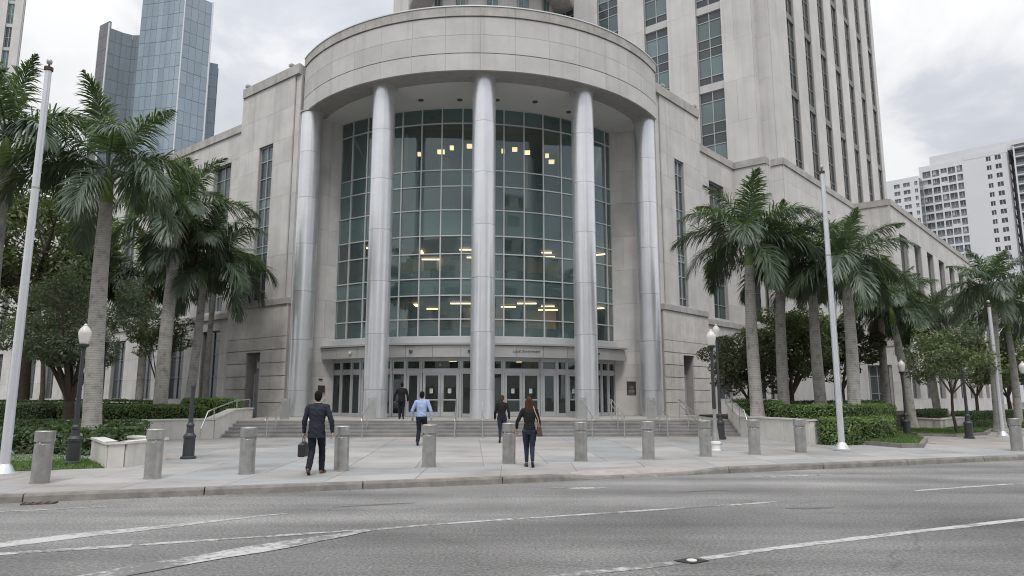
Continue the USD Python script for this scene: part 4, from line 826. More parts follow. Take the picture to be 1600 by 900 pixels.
def lamp(x, y, z, h, label, base='black', globe=True, cut=None):
    t = thing('street_lamp', label, 'street lamp', (x, y, z), 0, 'black street lamps with white globes'); m = 'lamp_black'
    if base == 'black':
        obj('base', MB().lathe([(.20, 0), (.20, .07), (.15, .10), (.145, .55), (.16, .57), (.16, .63), (.10, .70), (.085, .85), (.10, .87), (.10, .92), (.065, .97)], sides=20).mesh, m, t, 30)
    else:
        obj('base', MB().lathe([(.125, 0.30), (.11, .36), (.065, .72), (.05, 1.05), (.048, 1.3)], sides=20).mesh, 'lamp_grey', t, 30)
        obj('foot', MB().lathe([(.14, 0), (.14, .04), (.125, .05), (.125, .20), (.15, .21), (.15, .27), (.12, .30)], sides=16).mesh, 'white_paint', t, 30)
        obj('side_cap', MB().tube([(.1, 0, .22), (.19, 0, .22)], .035, 10).mesh, 'lamp_grey', t, 30)
    top = cut or h - .62
    obj('shaft', MB().lathe([(.062, .9 if base == 'black' else 1.28), (.045, top - .06), (.06, top - .05), (.06, top)], sides=16).mesh, m, t, 30)
    if cut: obj('finial', MB().lathe([(.06, top), (.045, top + .05), (.0, top + .09)], sides=12).mesh, m, t, 30)
    else:
        obj('collar', MB().lathe([(.05, top), (.12, top + .05), (.13, top + .09), (.10, top + .11)], sides=20).mesh, m, t, 30)
        obj('globe', MB().lathe([(.095, top + .10), (.13, top + .24), (.148, top + .36), (.145, top + .42), (.105, top + .50), (.06, top + .545), (.045, top + .56), (.05, top + .58), (.0, top + .63)], sides=28).mesh, 'globe_glass', t, 40)
lamp(-10.87, 17.56, .16, 3.50, 'black street lamp with white globe on the grass beside the leftmost bollard')
lamp(-14.38, 24.5, .45, 3.8, 'white-globed street lamp half hidden behind the large left palm trunk')
lamp(-8.67, 18.99, .16, 2.0, 'short black lamp post without a globe, left of the steps', cut=1.95)
lamp(6.31, 21.89, .17, 3.77, 'street lamp with a flared grey and white base beside the right bollards', base='grey')
lamp(8.08, 27.3, .22, 4.45, 'street lamp behind the one with the grey base, its globe higher')
lamp(16.84, 30.05, .17, 3.25, 'black street lamp with white globe right of the tall right flagpole')
lamp(18.28, 28.22, .17, 3.05, 'bare black lamp post without a globe under the light green tree on the right', cut=2.7)
lamp(22.04, 30.0, .17, 3.17, 'dark street lamp at the right edge of the picture')
def flagpole(x, y, z, h, r0, label, box=True):
    t = thing('flagpole', label, 'flagpole', (x, y, z), 0, 'bare metal flagpoles')
    obj('base', MB().lathe([(.26, 0), (.26, .05), (.20, .07), (.16, .16), (r0 * 1.15, .24)], sides=32).mesh if box else MB().box((0, 0, .1), (.5, .5, .2)).mesh, 'pole_metal', t, 30)
    n = 3
    for k in range(n): obj('shaft', MB().lathe([(r0 * (1 - .32 * k / n), .2 + (h - .3) * k / n), (r0 * (1 - .32 * (k + 1) / n), .2 + (h - .3) * (k + 1) / n)], sides=28).mesh, 'pole_metal', t, 40)
    obj('joint', MB().lathe([(r0 * .80, h * .68), (r0 * .80, h * .68 + .05)], sides=24).mesh, 'lamp_grey', t, 30)
    obj('truck', MB().lathe([(r0 * .55, h - .12), (r0 * .95, h - .10), (r0 * .95, h - .02), (.02, h), (.02, h + .06)], sides=20).mesh, 'rust', t, 30)
    obj('ball', MB().lathe([(.0, h + .04), (.05, h + .07), (.065, h + .12), (.05, h + .17), (.0, h + .19)], sides=16).mesh, 'lamp_grey', t, 60)
    obj('halyard', MB().tube([(r0 * .9, -r0 * .7, 1.4), (r0 * .62, -r0 * .5, h - .1)], .006, 5).mesh, 'paper', t)
flagpole(-10.91, 15.27, .15, 9.35, .100, 'thick bare metal flagpole at the left edge in front of the palms', box=True)
flagpole(10.33, 22.15, .17, 9.1, .095, 'tall bare metal flagpole on the pavement in front of the right palms')
flagpole(20.56, 29.57, .17, 5.6, .085, 'smaller bare metal flagpole near the right edge, by the far palms')

# ------------------------------------------------------------------ grass, beds, hedges
def grass(poly, label, n=9000, hz=.07, z0=.155):
    """A lawn: soil sheet and blades."""
    rr = np.random.default_rng(int(poly.area * 100)); x0, y0, x1, y1 = poly.bounds; pts = []
    base = MB().prism(poly, z0 - .1, z0 + .03).mesh
    P = rr.uniform((x0, y0), (x1, y1), (n * 3, 2)); from shapely import contains_xy; P = P[contains_xy(poly, P[:, 0], P[:, 1])][:n]; m = len(P)
    a = rr.uniform(0, 6.3, m); h = hz * rr.uniform(.5, 1.3, m); w_ = rr.uniform(.005, .011, m); ln = rr.normal(0, .5, (m, 2)) * h[:, None]
    d = np.stack([np.cos(a), np.sin(a)], 1) * w_[:, None]; z = np.full(m, z0 + .03)
    v = np.empty((m, 3, 3)); v[:, 0, :2] = P - d; v[:, 1, :2] = P + d; v[:, 2, :2] = P + ln; v[:, :2, 2] = z[:, None]; v[:, 2, 2] = z + h
    f = np.arange(m * 3).reshape(-1, 3); mb = MB(); mb.add((v.reshape(-1, 3), f))
    c = poly.centroid; l = world_thing('lawn', label, 'lawn', (c.x, c.y, z0)); obj('turf', base, 'grass_soil', l); obj('grass', mb.mesh, 'blade', l, kind='stuff')
GL = Polygon([(-19, 13.9), (-11.36, 15.85), (-9.45, 16.65), (-11.15, 18.75), (-12.3, 19.9), (-22, 19.4), (-22, 13.5)])
grass(GL, 'green lawn at the left edge behind the leftmost bollard', 26000)
def island(pts, label, n):
    pg = Polygon(pts); t = world_thing('raised_lawn', label, 'lawn', (pg.centroid.x, pg.centroid.y, .16))
    ob = obj('kerb', MB().prism(pg.difference(pg.buffer(-.14)), .05, .30).mesh, 'kerb_stone', t); inn = pg.buffer(-.14)
    obj('turf', MB().prism(inn, .1, .31).mesh, 'grass_soil', t)
    rr = np.random.default_rng(n); x0, y0, x1, y1 = inn.bounds; P = rr.uniform((x0, y0), (x1, y1), (n * 3, 2)); from shapely import contains_xy; P = P[contains_xy(inn, P[:, 0], P[:, 1])][:n]; m = len(P)
    h = .07 * rr.uniform(.5, 1.3, m); a = rr.uniform(0, 6.3, m); d = np.stack([np.cos(a), np.sin(a)], 1) * .009; v = np.empty((m, 3, 3)); v[:, 0, :2] = P - d; v[:, 1, :2] = P + d; v[:, 2, :2] = P + rr.normal(0, .03, (m, 2)); v[:, :2, 2] = .31; v[:, 2, 2] = .31 + h
    obj('grass', (v.reshape(-1, 3), np.arange(m * 3).reshape(-1, 3)), 'blade', t, kind='stuff')
island([(12.0, 25.2), (12.4, 24.3), (12.8, 23.25), (13.6, 23.35), (15.6, 26.5), (16.4, 29.4), (16, 31), (14, 28.2)], 'kerbed patch of grass right of the tall right flagpole', 9000)
island([(17.2, 29.9), (18.4, 29.2), (20.6, 30.6), (23.5, 34.4), (25.5, 38.5), (22, 37), (20.8, 34.2), (19.6, 35.8), (17.5, 33)], 'kerbed grass strip below the far planter box on the right', 9000)
bedL = structure('left_bed', MB().prism(Polygon([(-40, 20.7), (-12.3, 20.75), (-10.9, 20.4), (-14.5, 25.9), (-11.9, 27.6), (-11.6, 30.4), (-16, 36.2), (-40, 53)]), .05, .42).mesh, 'soil')
bedL2 = structure('upper_left_bed', MB().prism(Polygon([(-40, 24.6), (-16.9, 25.1), (-14.6, 25.9), (-11.85, 27.65), (-11.65, 30.4), (-15.6, 37.2), (-40, 54)]), .1, .86).mesh, 'soil')
bedR = structure('right_bed', MB().prism(Polygon([(9.75, 30.8), (9.75, 29.2), (10.7, 25.1), (13.6, 26.2), (18, 33.5), (30, 50), (24, 47), (10, 37.6)]), .05, .90).mesh, 'soil')
bedR2 = structure('far_right_bed', MB().prism(Polygon([(14.2, 28.6), (16.3, 31.2), (18, 33.5), (20, 37), (40, 54), (60, 75), (55, 78), (30, 52), (20, 40)]), .05, .40).mesh, 'soil')
def leafcloud(centres, normals, size, rr, aspect=.5, jitter=.5, flat=.0):
    """Leaf-shaped rhombs (2 triangles, folded a little) at the points, facing roughly along the normals."""
    n = len(centres); nn = normals + rr.normal(0, jitter, (n, 3)); nn /= np.linalg.norm(nn, axis=1, keepdims=True) + 1e-9
    t = np.cross(nn, rr.normal(0, 1, (n, 3))); t /= np.linalg.norm(t, axis=1, keepdims=True) + 1e-9; b = np.cross(nn, t)
    s_ = size * rr.uniform(.6, 1.35, n)[:, None]; v = np.empty((n, 4, 3))
    v[:, 0] = centres - t * s_; v[:, 1] = centres + b * s_ * aspect + nn * s_ * .15; v[:, 2] = centres + t * s_ - nn * s_ * .1; v[:, 3] = centres - b * s_ * aspect + nn * s_ * .15
    i = np.arange(n)[:, None] * 4; return v.reshape(-1, 3), np.vstack([i + [0, 1, 2], i + [0, 2, 3]])
def hedge(poly, z0, z1, label, m='hedge_leaf', size=.044, dens=480, group='clipped hedges in the planting beds', rough=.032, core='soil'):
    rr = np.random.default_rng(int(abs(poly.centroid.x * 1000)) + 3); c = poly.centroid
    t = world_thing('hedge', label, 'hedge', (c.x, c.y, z0), group)
    P = []; N = []
    from shapely import contains_xy
    x0, y0, x1, y1 = poly.bounds; na = int(poly.area * dens * 1.2); q = rr.uniform((x0, y0), (x1, y1), (int(na * (x1 - x0) * (y1 - y0) / max(poly.area, .1)) + 10, 2)); q = q[contains_xy(poly, q[:, 0], q[:, 1])]
    wob = (meshkit.fbm(np.column_stack([q * 1.6, np.zeros(len(q))]), 3, 5) - .5)
    P.append(np.column_stack([q, z1 + wob * rough * 4 + rr.normal(0, rough * .6, len(q))])); N.append(np.tile([0, 0, 1.], (len(q), 1)))
    ring_ = np.array(poly.exterior.coords)
    for a, b in zip(ring_[:-1], ring_[1:]):
        d = b - a; L_ = np.linalg.norm(d); n = int(L_ * (z1 - z0) * dens); tt = rr.uniform(0, 1, n); nrm = np.array([d[1], -d[0]]) / (L_ + 1e-9)
        if poly.exterior.is_ccw is False: nrm = -nrm
        h = rr.uniform(0, 1, n) ** .85; o = rr.normal(0, rough, n) + (meshkit.fbm(np.column_stack([a + d * tt[:, None], h * 1.0]) * 2.2, 2, 9) - .5) * rough * 5 - .06 * (h > .9) * (h - .9) * 10
        P.append(np.column_stack([a + d * tt[:, None] + nrm * o[:, None], z0 + h * (z1 - z0)])); N.append(np.tile([*nrm, .25], (n, 1)))
    P, N = np.vstack(P), np.vstack(N)
    obj('branches', MB().prism(poly.buffer(-.10), z0, z1 - .10).mesh, core, t)
    obj('foliage', leafcloud(P, N, size, rr, .5, .55), m, t)
plain('hedge_core', (.020, .028, .010), .95)
def strip_poly(pts, w): return LineString(pts).buffer(w / 2, cap_style=1, join_style=1, resolution=3).simplify(.03)
H = lambda pts, w, z0, z1, lb, m='hedge_leaf', **k: hedge(strip_poly(pts, w), z0, z1, lb, m, core='hedge_core', **k)
H([(-20, 20.6), (-14.6, 20.9), (-12.3, 20.6), (-11.0, 20.1)], .95, .13, .80, 'loose dark shrub hedge behind the left lawn', 'hedge_leaf_dark', rough=.11, size=.075)
H([(-24, 23.6), (-17.3, 23.5), (-12.6, 23.3)], 1.0, .4, 1.02, 'dark clipped hedge in the middle row at the left, behind the loose shrubs', 'hedge_leaf_dark')
H([(-17.0, 27.2), (-14.2, 27.6), (-12.9, 28.2)], 1.0, .8, 1.50, 'bright green clipped hedge on top of the left planter wall')
H([(-26, 27.6), (-18.0, 27.2)], 1.1, .8, 1.55, 'long low clipped hedge at the far left under the trees', 'hedge_leaf_dark')
H([(-26, 32), (-15.9, 30.9)], .9, .8, 1.66, 'dark back-row hedge in front of the left wing windows', 'hedge_leaf_dark')
H([(-14.0, 31.0), (-12.2, 30.2)], 1.1, .8, 1.72, 'dark clipped hedge beside the left cheek wall of the steps')
H([(10.6, 28.9), (10.55, 29.6), (10.2, 31.0)], 1.1, .9, 1.62, 'rounded bright hedge at the corner of the right planter', rough=.07)
H([(10.9, 27.6), (12.0, 26.6), (13.4, 27.2), (15.4, 29.2)], 1.0, .9, 1.50, 'long clipped hedge on the right planter in front of the palms')
H([(11.6, 31.0), (14.2, 30.9), (17.5, 33.8)], .9, .9, 1.62, 'dark back-row hedge behind the right palms', 'hedge_leaf_dark')
H([(11.25, 24.75), (12.7, 25.4), (14.0, 26.8)], 1.0, .15, 1.06, 'big bright hedge standing on the pavement right of the right planter wall', rough=.04, size=.05)
H([(13.2, 27.6), (15.2, 29.9)], .9, .4, 1.02, 'low hedge behind the big bright hedge at the right', 'hedge_leaf')
H([(20.9, 36.3), (23.2, 38.2)], .9, .6, 1.15, 'dark low hedge inside the far planter box on the right', 'hedge_leaf_dark')
H([(17.8, 34.2), (19.6, 37.0)], .8, .4, 1.1, 'small rounded shrub left of the far planter box', 'hedge_leaf_dark')
H([(24.8, 38.6), (31.0, 43.0), (38, 48)], 1.2, .3, 1.0, 'long dark hedge running off at the far right', 'hedge_leaf_dark')
H([(24.0, 36.2), (27.2, 37.8)], 1.2, .15, .45, 'low spreading ground shrub below the far right palms', 'hedge_leaf_dark', rough=.09)

# ------------------------------------------------------------------ palms
def frond(L_, el0, droop, az, rr, young=False, base=(0, 0, 0), fold=0.):
    """A feather leaf: a curved midrib with two ranks of narrow drooping leaflets."""
    n = 22; t = np.linspace(0, 1, n); el = el0 - droop * t ** 1.35; ds = L_ / (n - 1)
    r_ = np.concatenate([[0], np.cumsum(np.cos(el[:-1]) * ds)]); z_ = np.concatenate([[0], np.cumsum(np.sin(el[:-1]) * ds)])
    side = rr.normal(0, .06); y_ = side * L_ * t ** 2
    mb = MB(); rib = np.column_stack([r_, y_, z_]); mb.tube(rib, np.interp(t, [0, .15, 1], [.035, .022, .004]) * (L_ / 2.6), 5, cap=False)
    k = 54; tt = np.linspace(.17, .995, k); Pr = np.stack([np.interp(tt, t, rib[:, i]) for i in range(3)], 1); e = np.interp(tt, t, el)
    T = np.stack([np.cos(e), np.full(k, 2 * side) * tt, np.sin(e)], 1); T /= np.linalg.norm(T, axis=1, keepdims=True); Nn = np.stack([-np.sin(e), np.zeros(k), np.cos(e)], 1); B = np.cross(Nn, T)
    V = []; F = []; c = 0
    for s_ in (-1, 1):
        for rank in (0, 1):
            ll = L_ * (.30 * np.sin(np.clip(tt * 1.02, 0, 1) * pi) ** .55 * (1 - .35 * tt) + .03) * rr.uniform(.8, 1.15, k)
            ang = np.interp(tt, [.1, .5, 1], [1.15, .85, .35]) + rr.normal(0, .10, k)
            lift = (.50 if rank == 0 else -.10) + rr.normal(0, .24, k) + fold
            d = T * np.cos(ang)[:, None] + (B * s_ * np.cos(lift)[:, None] + Nn * np.sin(lift)[:, None]) * np.sin(ang)[:, None]
            w = np.cross(d, Nn); w /= np.linalg.norm(w, axis=1, keepdims=True) + 1e-9; wd = (.0130 + .0085 * np.sin(tt * pi)) * (L_ / 2.6) * rr.uniform(.8, 1.2, k)
            p0 = Pr + rr.normal(0, .006, (k, 3)); dr = np.stack([np.zeros(k), np.zeros(k), -np.ones(k)], 1) * (ll * rr.uniform(.20, .62, k))[:, None]
            p1 = p0 + d * (ll * .5)[:, None] + dr * .22; p2 = p0 + d * (ll * .82)[:, None] + dr * .70; p3 = p0 + d * ll[:, None] * .98 + dr * 1.15
            a = np.stack([p0 - w * wd[:, None] * .5, p0 + w * wd[:, None] * .5, p1 - w * wd[:, None], p1 + w * wd[:, None], p2 - w * wd[:, None] * .75, p2 + w * wd[:, None] * .75, p3], 1)
            V.append(a.reshape(-1, 3)); i = np.arange(k)[:, None] * 7 + c
            F += [i + [0, 1, 3], i + [0, 3, 2], i + [2, 3, 5], i + [2, 5, 4], i + [4, 5, 6]]; c += k * 7
    mb.add((np.vstack(V), np.vstack(F))); v, f = mb.mesh; ca, sa = cos(az), sin(az)
    v = np.column_stack([v[:, 0] * ca - v[:, 1] * sa, v[:, 0] * sa + v[:, 1] * ca, v[:, 2]]) + base
    return v, f
def palm(base, top, size, seed, label, rad=.33, nf=17, dark=False):
    """base and top: ends of the grey trunk; above it a green crownshaft and the fronds."""
    rr = np.random.default_rng(seed); base, top = np.array(base, float), np.array(top, float) + [rr.normal(0, .08), rr.normal(0, .15), rr.normal(0, .10)]; t = world_thing('royal_palm', label, 'palm tree', base, 'royal palms along the building')
    h = top[2] - base[2]; u = np.linspace(0, 1, 26); P = base + (top - base) * u[:, None]; P[:, 0] += .06 * np.sin(u * pi) * rr.choice([-1, 1])
    R_ = rad * np.interp(u, [0, .03, .10, .45, .85, 1], [1.45, 1.22, 1.04, .99, .84, .72]); R_ = R_ * (1 + .012 * np.sin(np.arange(26) * 2.1))
    obj('trunk', MB().tube(P, R_, 22).mesh, 'palm_trunk', t, 50)
    sh = 1.12 * size / 2.6; q = np.linspace(0, 1, 8); ax = (top - base) / np.linalg.norm(top - base)
    obj('crownshaft', MB().tube(top + ax * (q * sh)[:, None] - ax * .02, rad * np.interp(q, [0, .2, .6, 1], [.72, .78, .62, .36]), 18).mesh, 'crownshaft_green', t, 50)
    c = top + ax * (sh * .93)
    nf = nf + int(rr.integers(-3, 3)); size = size * rr.uniform(.94, 1.06)
    for k in range(nf):
        f_ = k / (nf - 1); az = k * 2.39996 + rr.normal(0, .15); el = np.interp(f_, [0, .35, .75, 1], [-.50, .25, .86, 1.38]) + rr.normal(0, .08)
        dr = np.interp(f_, [0, .5, 1], [1.05, 1.60, .85]) * rr.uniform(.85, 1.15); L_ = 1.22 * size * np.interp(f_, [0, .4, .85, 1], [.88, 1.02, .98, .85]) * rr.uniform(.92, 1.08)
        obj('frond', frond(L_, el, dr, az, rr, base=c + ax * .10 * f_ + np.array([cos(az), sin(az), 0]) * rad * .2), 'palm_frond', t)
    if seed % 3 == 0: obj('frond', frond(size * .85, -.75, .75, rr.uniform(0, 6.3), rr, base=c - ax * .12), 'dead_frond', t, label='dry brown hanging frond')
    obj('spear', MB().tube([c, c + ax * .5 * size * .5 + [.02, .0, 0], c + ax * size * .52 + [.06, .02, 0]], [.035, .028, .004], 6).mesh, 'palm_frond_young', t)
PALMS = [((-16.65, 22, .4), (-16.78, 22, 9.2), 2.75, .27, 'royal palm at the left edge behind the thick flagpole'),
 ((-13.4, 22.5, .40), (-13.39, 22.5, 8.1), 2.85, .265, 'largest left royal palm with a thick pale trunk, behind the leftmost lamp'),
 ((-14.55, 29.0, .8), (-14.62, 29, 8.45), 2.8, .265, 'royal palm with a thick trunk behind the bright hedge, left of the steps'),
 ((-14.6, 31.5, .8), (-14.26, 31.5, 6.75), 2.9, .20, 'royal palm behind the short black lamp post, its crown before the left wing'),
 ((-15.5, 35.4, .8), (-15.5, 35.4, 7.5), 2.4, .15, 'slender dark-trunked palm close to the left wing window'),
 ((-19.3, 36.2, .8), (-19.5, 36.2, 6.9), 2.6, .19, 'thin palm in the shade behind the two thick left palms'),
 ((-21.3, 35.2, .8), (-21.5, 35.2, 6.6), 2.5, .19, 'thin palm deep in the left planting, nearest the far left trees'),
 ((9.97, 28.5, .85), (9.83, 28.5, 7.2), 2.75, .245, 'thick-trunked royal palm nearest the steps on the right'),
 ((11.65, 30, .85), (11.58, 30, 6.8), 2.6, .23, 'second royal palm from the steps on the right'),
 ((13.03, 29.5, .85), (13.0, 29.5, 6.5), 2.6, .23, 'royal palm just left of the tall right flagpole'),
 ((13.37, 27.5, .5), (13.48, 27.5, 6.1), 2.5, .235, 'royal palm just right of the tall right flagpole'),
 ((19.6, 36.6, .4), (19.6, 36.6, 5.9), 2.3, .20, 'thin palm in front of the corner of the right-hand block'),
 ((19.6, 34.4, .3), (19.25, 34.4, 5.5), 2.3, .20, 'leaning thin palm next to the lamp in front of the right-hand block'),
 ((24.6, 43.6, .4), (24.9, 43.6, 5.8), 2.5, .22, 'palm behind the leaning thin one, its trunk mostly hidden'),
 ((25.5, 42, .4), (25.4, 42, 5.4), 2.4, .21, 'thin palm rising from behind the far planter box'),
 ((22.87, 33, .25), (22.85, 33, 6.05), 2.35, .23, 'lone tall royal palm beside the smaller flagpole at the right'),
 ((27.36, 38, .25), (27.4, 38, 5.3), 2.4, .19, 'royal palm at the right edge beyond the smaller flagpole')]
for k, (b, t_, s_, rd, lb) in enumerate(PALMS): palm(b, t_, s_, 100 + k, lb, rd)

# ------------------------------------------------------------------ broadleaf trees
def tree(base, h, crown_r, crown_z, label, m, seed, trunk_r=.14, forks=6, leaves=15000, size=.085, squash=.75, name='tree', cat='tree', fork_z=.25, group=None, clumps=34):
    rr = np.random.default_rng(seed); base = np.array(base, float); t = world_thing(name, label, cat, base, group)
    cz = base[2] + crown_z; fz = base[2] + h * fork_z
    fk = base + [rr.normal(0, .08), rr.normal(0, .08), h * fork_z]
    obj('trunk', MB().tube([base - [0, 0, .1], base + (fk - base) * .5 + [rr.normal(0, .05), 0, 0], fk], [trunk_r * 1.3, trunk_r, trunk_r * .85], 12).mesh, 'bark', t, 50)
    tips = []
    for k in range(forks):
        a = k * 2.4 + rr.normal(0, .3); rd = crown_r * rr.uniform(.45, .8); e = np.array([base[0] + cos(a) * rd, base[1] + sin(a) * rd, cz + rr.uniform(-.35, .5) * crown_r * squash])
        mid = fk + (e - fk) * .5 + [rr.normal(0, .12), rr.normal(0, .12), .12 * crown_r]
        s_ = np.linspace(0, 1, 8)[:, None]; path = (1 - s_) ** 2 * (fk - [0, 0, .05]) + 2 * s_ * (1 - s_) * mid + s_ ** 2 * e
        lb_ = obj('limb', MB().tube(path, np.linspace(trunk_r * .62, trunk_r * .12, 8), 8).mesh, 'bark', t, 50); tips.append(e)
        tw = MB()
        for q in range(5):
            i = rr.integers(3, 8); d = rr.normal(0, 1, 3); d[2] = abs(d[2]) * .6; d /= np.linalg.norm(d); tw.tube([path[i], path[i] + d * crown_r * .25, path[i] + d * crown_r * .42 + [0, 0, .05]], [trunk_r * .16, trunk_r * .1, trunk_r * .04], 5)
        obj('twig', tw.mesh, 'bark', lb_)
    cc = []
    while len(cc) < clumps:
        p = rr.uniform(-1, 1, 3)
        if .25 < np.linalg.norm(p) < 1 and p[2] > -.75: cc.append(p * [crown_r, crown_r, crown_r * squash] * rr.uniform(.8, 1.08))
    cc = np.array(cc) + [base[0], base[1], cz]; cr = crown_r * rr.uniform(.20, .36, len(cc))
    pick = rr.integers(0, len(cc), leaves); d = rr.normal(0, 1, (leaves, 3)); d /= np.linalg.norm(d, axis=1, keepdims=True); rad_ = rr.uniform(.35, 1.0, leaves) ** .5
    P = cc[pick] + d * (cr[pick] * rad_)[:, None] * [1, 1, .75]; N = d * .6 + [0, 0, .8]
    obj('crown', leafcloud(P, N, size, rr, .45, .6), m, t)
tree((-15.6, 24.6, .4), 5.8, 2.35, 4.0, 'large dark multi-limbed tree at the left edge, trunk behind the flagpole', 'leaf_dark', 1, .18, 8, 17000, .062, .80, fork_z=.22, clumps=50)
tree((-23.5, 33.5, .8), 11, 4.2, 8.6, 'tall olive-green tree rising behind the left palms', 'leaf_olive', 2, .3, 8, 17000, .14, .85, fork_z=.45, clumps=44)
tree((-28.5, 32.0, .8), 9, 4.2, 6.0, 'broad dark tree at the far left behind the flagpole', 'leaf_olive', 3, .28, 8, 13000, .14, .8, fork_z=.3, clumps=50)
tree((-20.6, 30.6, .8), 5.6, 1.9, 4.7, 'dark leafy tree filling the gap between the two thick left palms', 'leaf_olive', 4, .10, 6, 6500, .07, .7, fork_z=.45)
tree((-16.4, 32.6, .8), 5, 1.5, 3.9, 'thin light green tree with sparse leaves before the left wing windows', 'leaf_light', 5, .07, 6, 3800, .075, .75, fork_z=.3)
tree((11.1, 33.0, .85), 4, 1.9, 2.5, 'small spreading tree between the first two right palms', 'leaf_rust', 6, .09, 6, 7500, .09, .75, fork_z=.22)
tree((13.6, 34.0, .85), 5, 2.1, 3.4, 'rounded olive tree with a forked trunk between the right palms', 'leaf_olive', 7, .14, 8, 11000, .095, .95, fork_z=.22)
tree((17.4, 36.6, .7), 5, 2.0, 3.7, 'rust-tinged tree behind the tall right flagpole', 'leaf_rust', 8, .12, 6, 9000, .10, .95, fork_z=.3)
tree((18.95, 30.0, .3), 4.2, 1.75, 3.2, 'light green tree around the lamp near the far planter box', 'leaf_light', 9, .055, 7, 4600, .075, .8, fork_z=.40, clumps=44)
tree((26.6, 40.0, .3), 5.2, 2.2, 3.6, 'light green tree between the two right-edge palms', 'leaf_light', 10, .09, 6, 5500, .10, .75, fork_z=.3)
tree((35.5, 50, .2), 5.5, 2.6, 3.9, 'far green tree at the right edge before the white building', 'leaf_olive', 12, .13, 6, 8000, .13, .8, fork_z=.3)
tree((43, 56, .1), 6, 3.0, 4.2, 'farthest green tree at the right edge of the street', 'leaf_dark', 13, .15, 6, 8000, .15, .8, fork_z=.3)
# ------------------------------------------------------------------ people, seen from behind as they walk to the entrance
Mf = manifold3d.Manifold
def sph(p, r_, n=14): return Mf.sphere(float(r_), n).translate([float(q) for q in p])
def ell(p, r3, n=18): return Mf.sphere(1.0, n).scale([float(q) for q in r3]).translate([float(q) for q in p])
def chain(pts, rs, n=14): return [Mf.batch_hull([sph(a, ra, n), sph(b, rb, n)]) for (a, ra), (b, rb) in zip(list(zip(pts, rs))[:-1], list(zip(pts, rs))[1:])]
def loft(rings, n=28):
    """rings: (x, y, z, rx, ry) from bottom to top, as hulls of neighbouring elliptical discs."""
    out = []
    def disc(r_): a = np.arange(n) * 2 * pi / n; return np.column_stack([r_[0] + r_[3] * np.cos(a), r_[1] + r_[4] * np.sin(a), np.full(n, r_[2])])
    for a, b in zip(rings[:-1], rings[1:]): out.append(Mf.hull_points(np.vstack([disc(a), disc(b)])))
    return out
def fuse(parts, ref, it=8, lam=.5):
    m = Mf.batch_boolean(parts, manifold3d.OpType.Add).refine_to_length(ref); mm = m.to_mesh()
    t = trimesh.Trimesh(np.array(mm.vert_properties[:, :3]), np.array(mm.tri_verts), process=True)
    if it: trimesh.smoothing.filter_taubin(t, lamb=lam, nu=lam + .03, iterations=it)
    return t
def hand(wrist, d, inward, palm_dir, curl=.5, grip=False, s=1.0):
    """wrist, direction of the forearm, direction of the thumb (forward) and of the palm's face."""
    d = np.array(d, float) / np.linalg.norm(d); f = np.array(inward, float); f -= d * np.dot(f, d); f /= np.linalg.norm(f); p = np.cross(d, f); p *= np.sign(np.dot(p, palm_dir)) or 1
    out = [Mf.batch_hull([sph(wrist, .026 * s), sph(wrist + d * .035 * s + f * .022 * s, .017 * s), sph(wrist + d * .035 * s - f * .022 * s, .017 * s), sph(wrist + d * .088 * s + f * .030 * s, .014 * s), sph(wrist + d * .084 * s - f * .030 * s, .013 * s)])]
    for k, (o, L_) in enumerate([(.031, .068), (.010, .078), (-.011, .072), (-.031, .056)]):
        q = wrist + d * .088 * s + f * o * s; c = curl + .12 * k; pts = [q]; a = c * .5
        for j, fr in enumerate((.45, .32, .23)):
            v_ = d * cos(a) + p * sin(a); q = q + v_ * L_ * fr * s; pts.append(q); a += c * (1.5 if grip else .7)
        out += chain(pts, [.0098 * s, .0092 * s, .0084 * s, .0072 * s], 10)
    q0 = wrist + d * .030 * s + f * .026 * s; q1 = q0 + (d * .55 + f * .72 + p * .25) * .040 * s; q2 = q1 + (d * .85 + f * .25 + p * .35) * .032 * s; q3 = q2 + (d * .9 + p * .45) * .024 * s
    out += chain([q0, q1, q2, q3], [.014 * s, .0115 * s, .0100 * s, .0085 * s], 10)
    return out
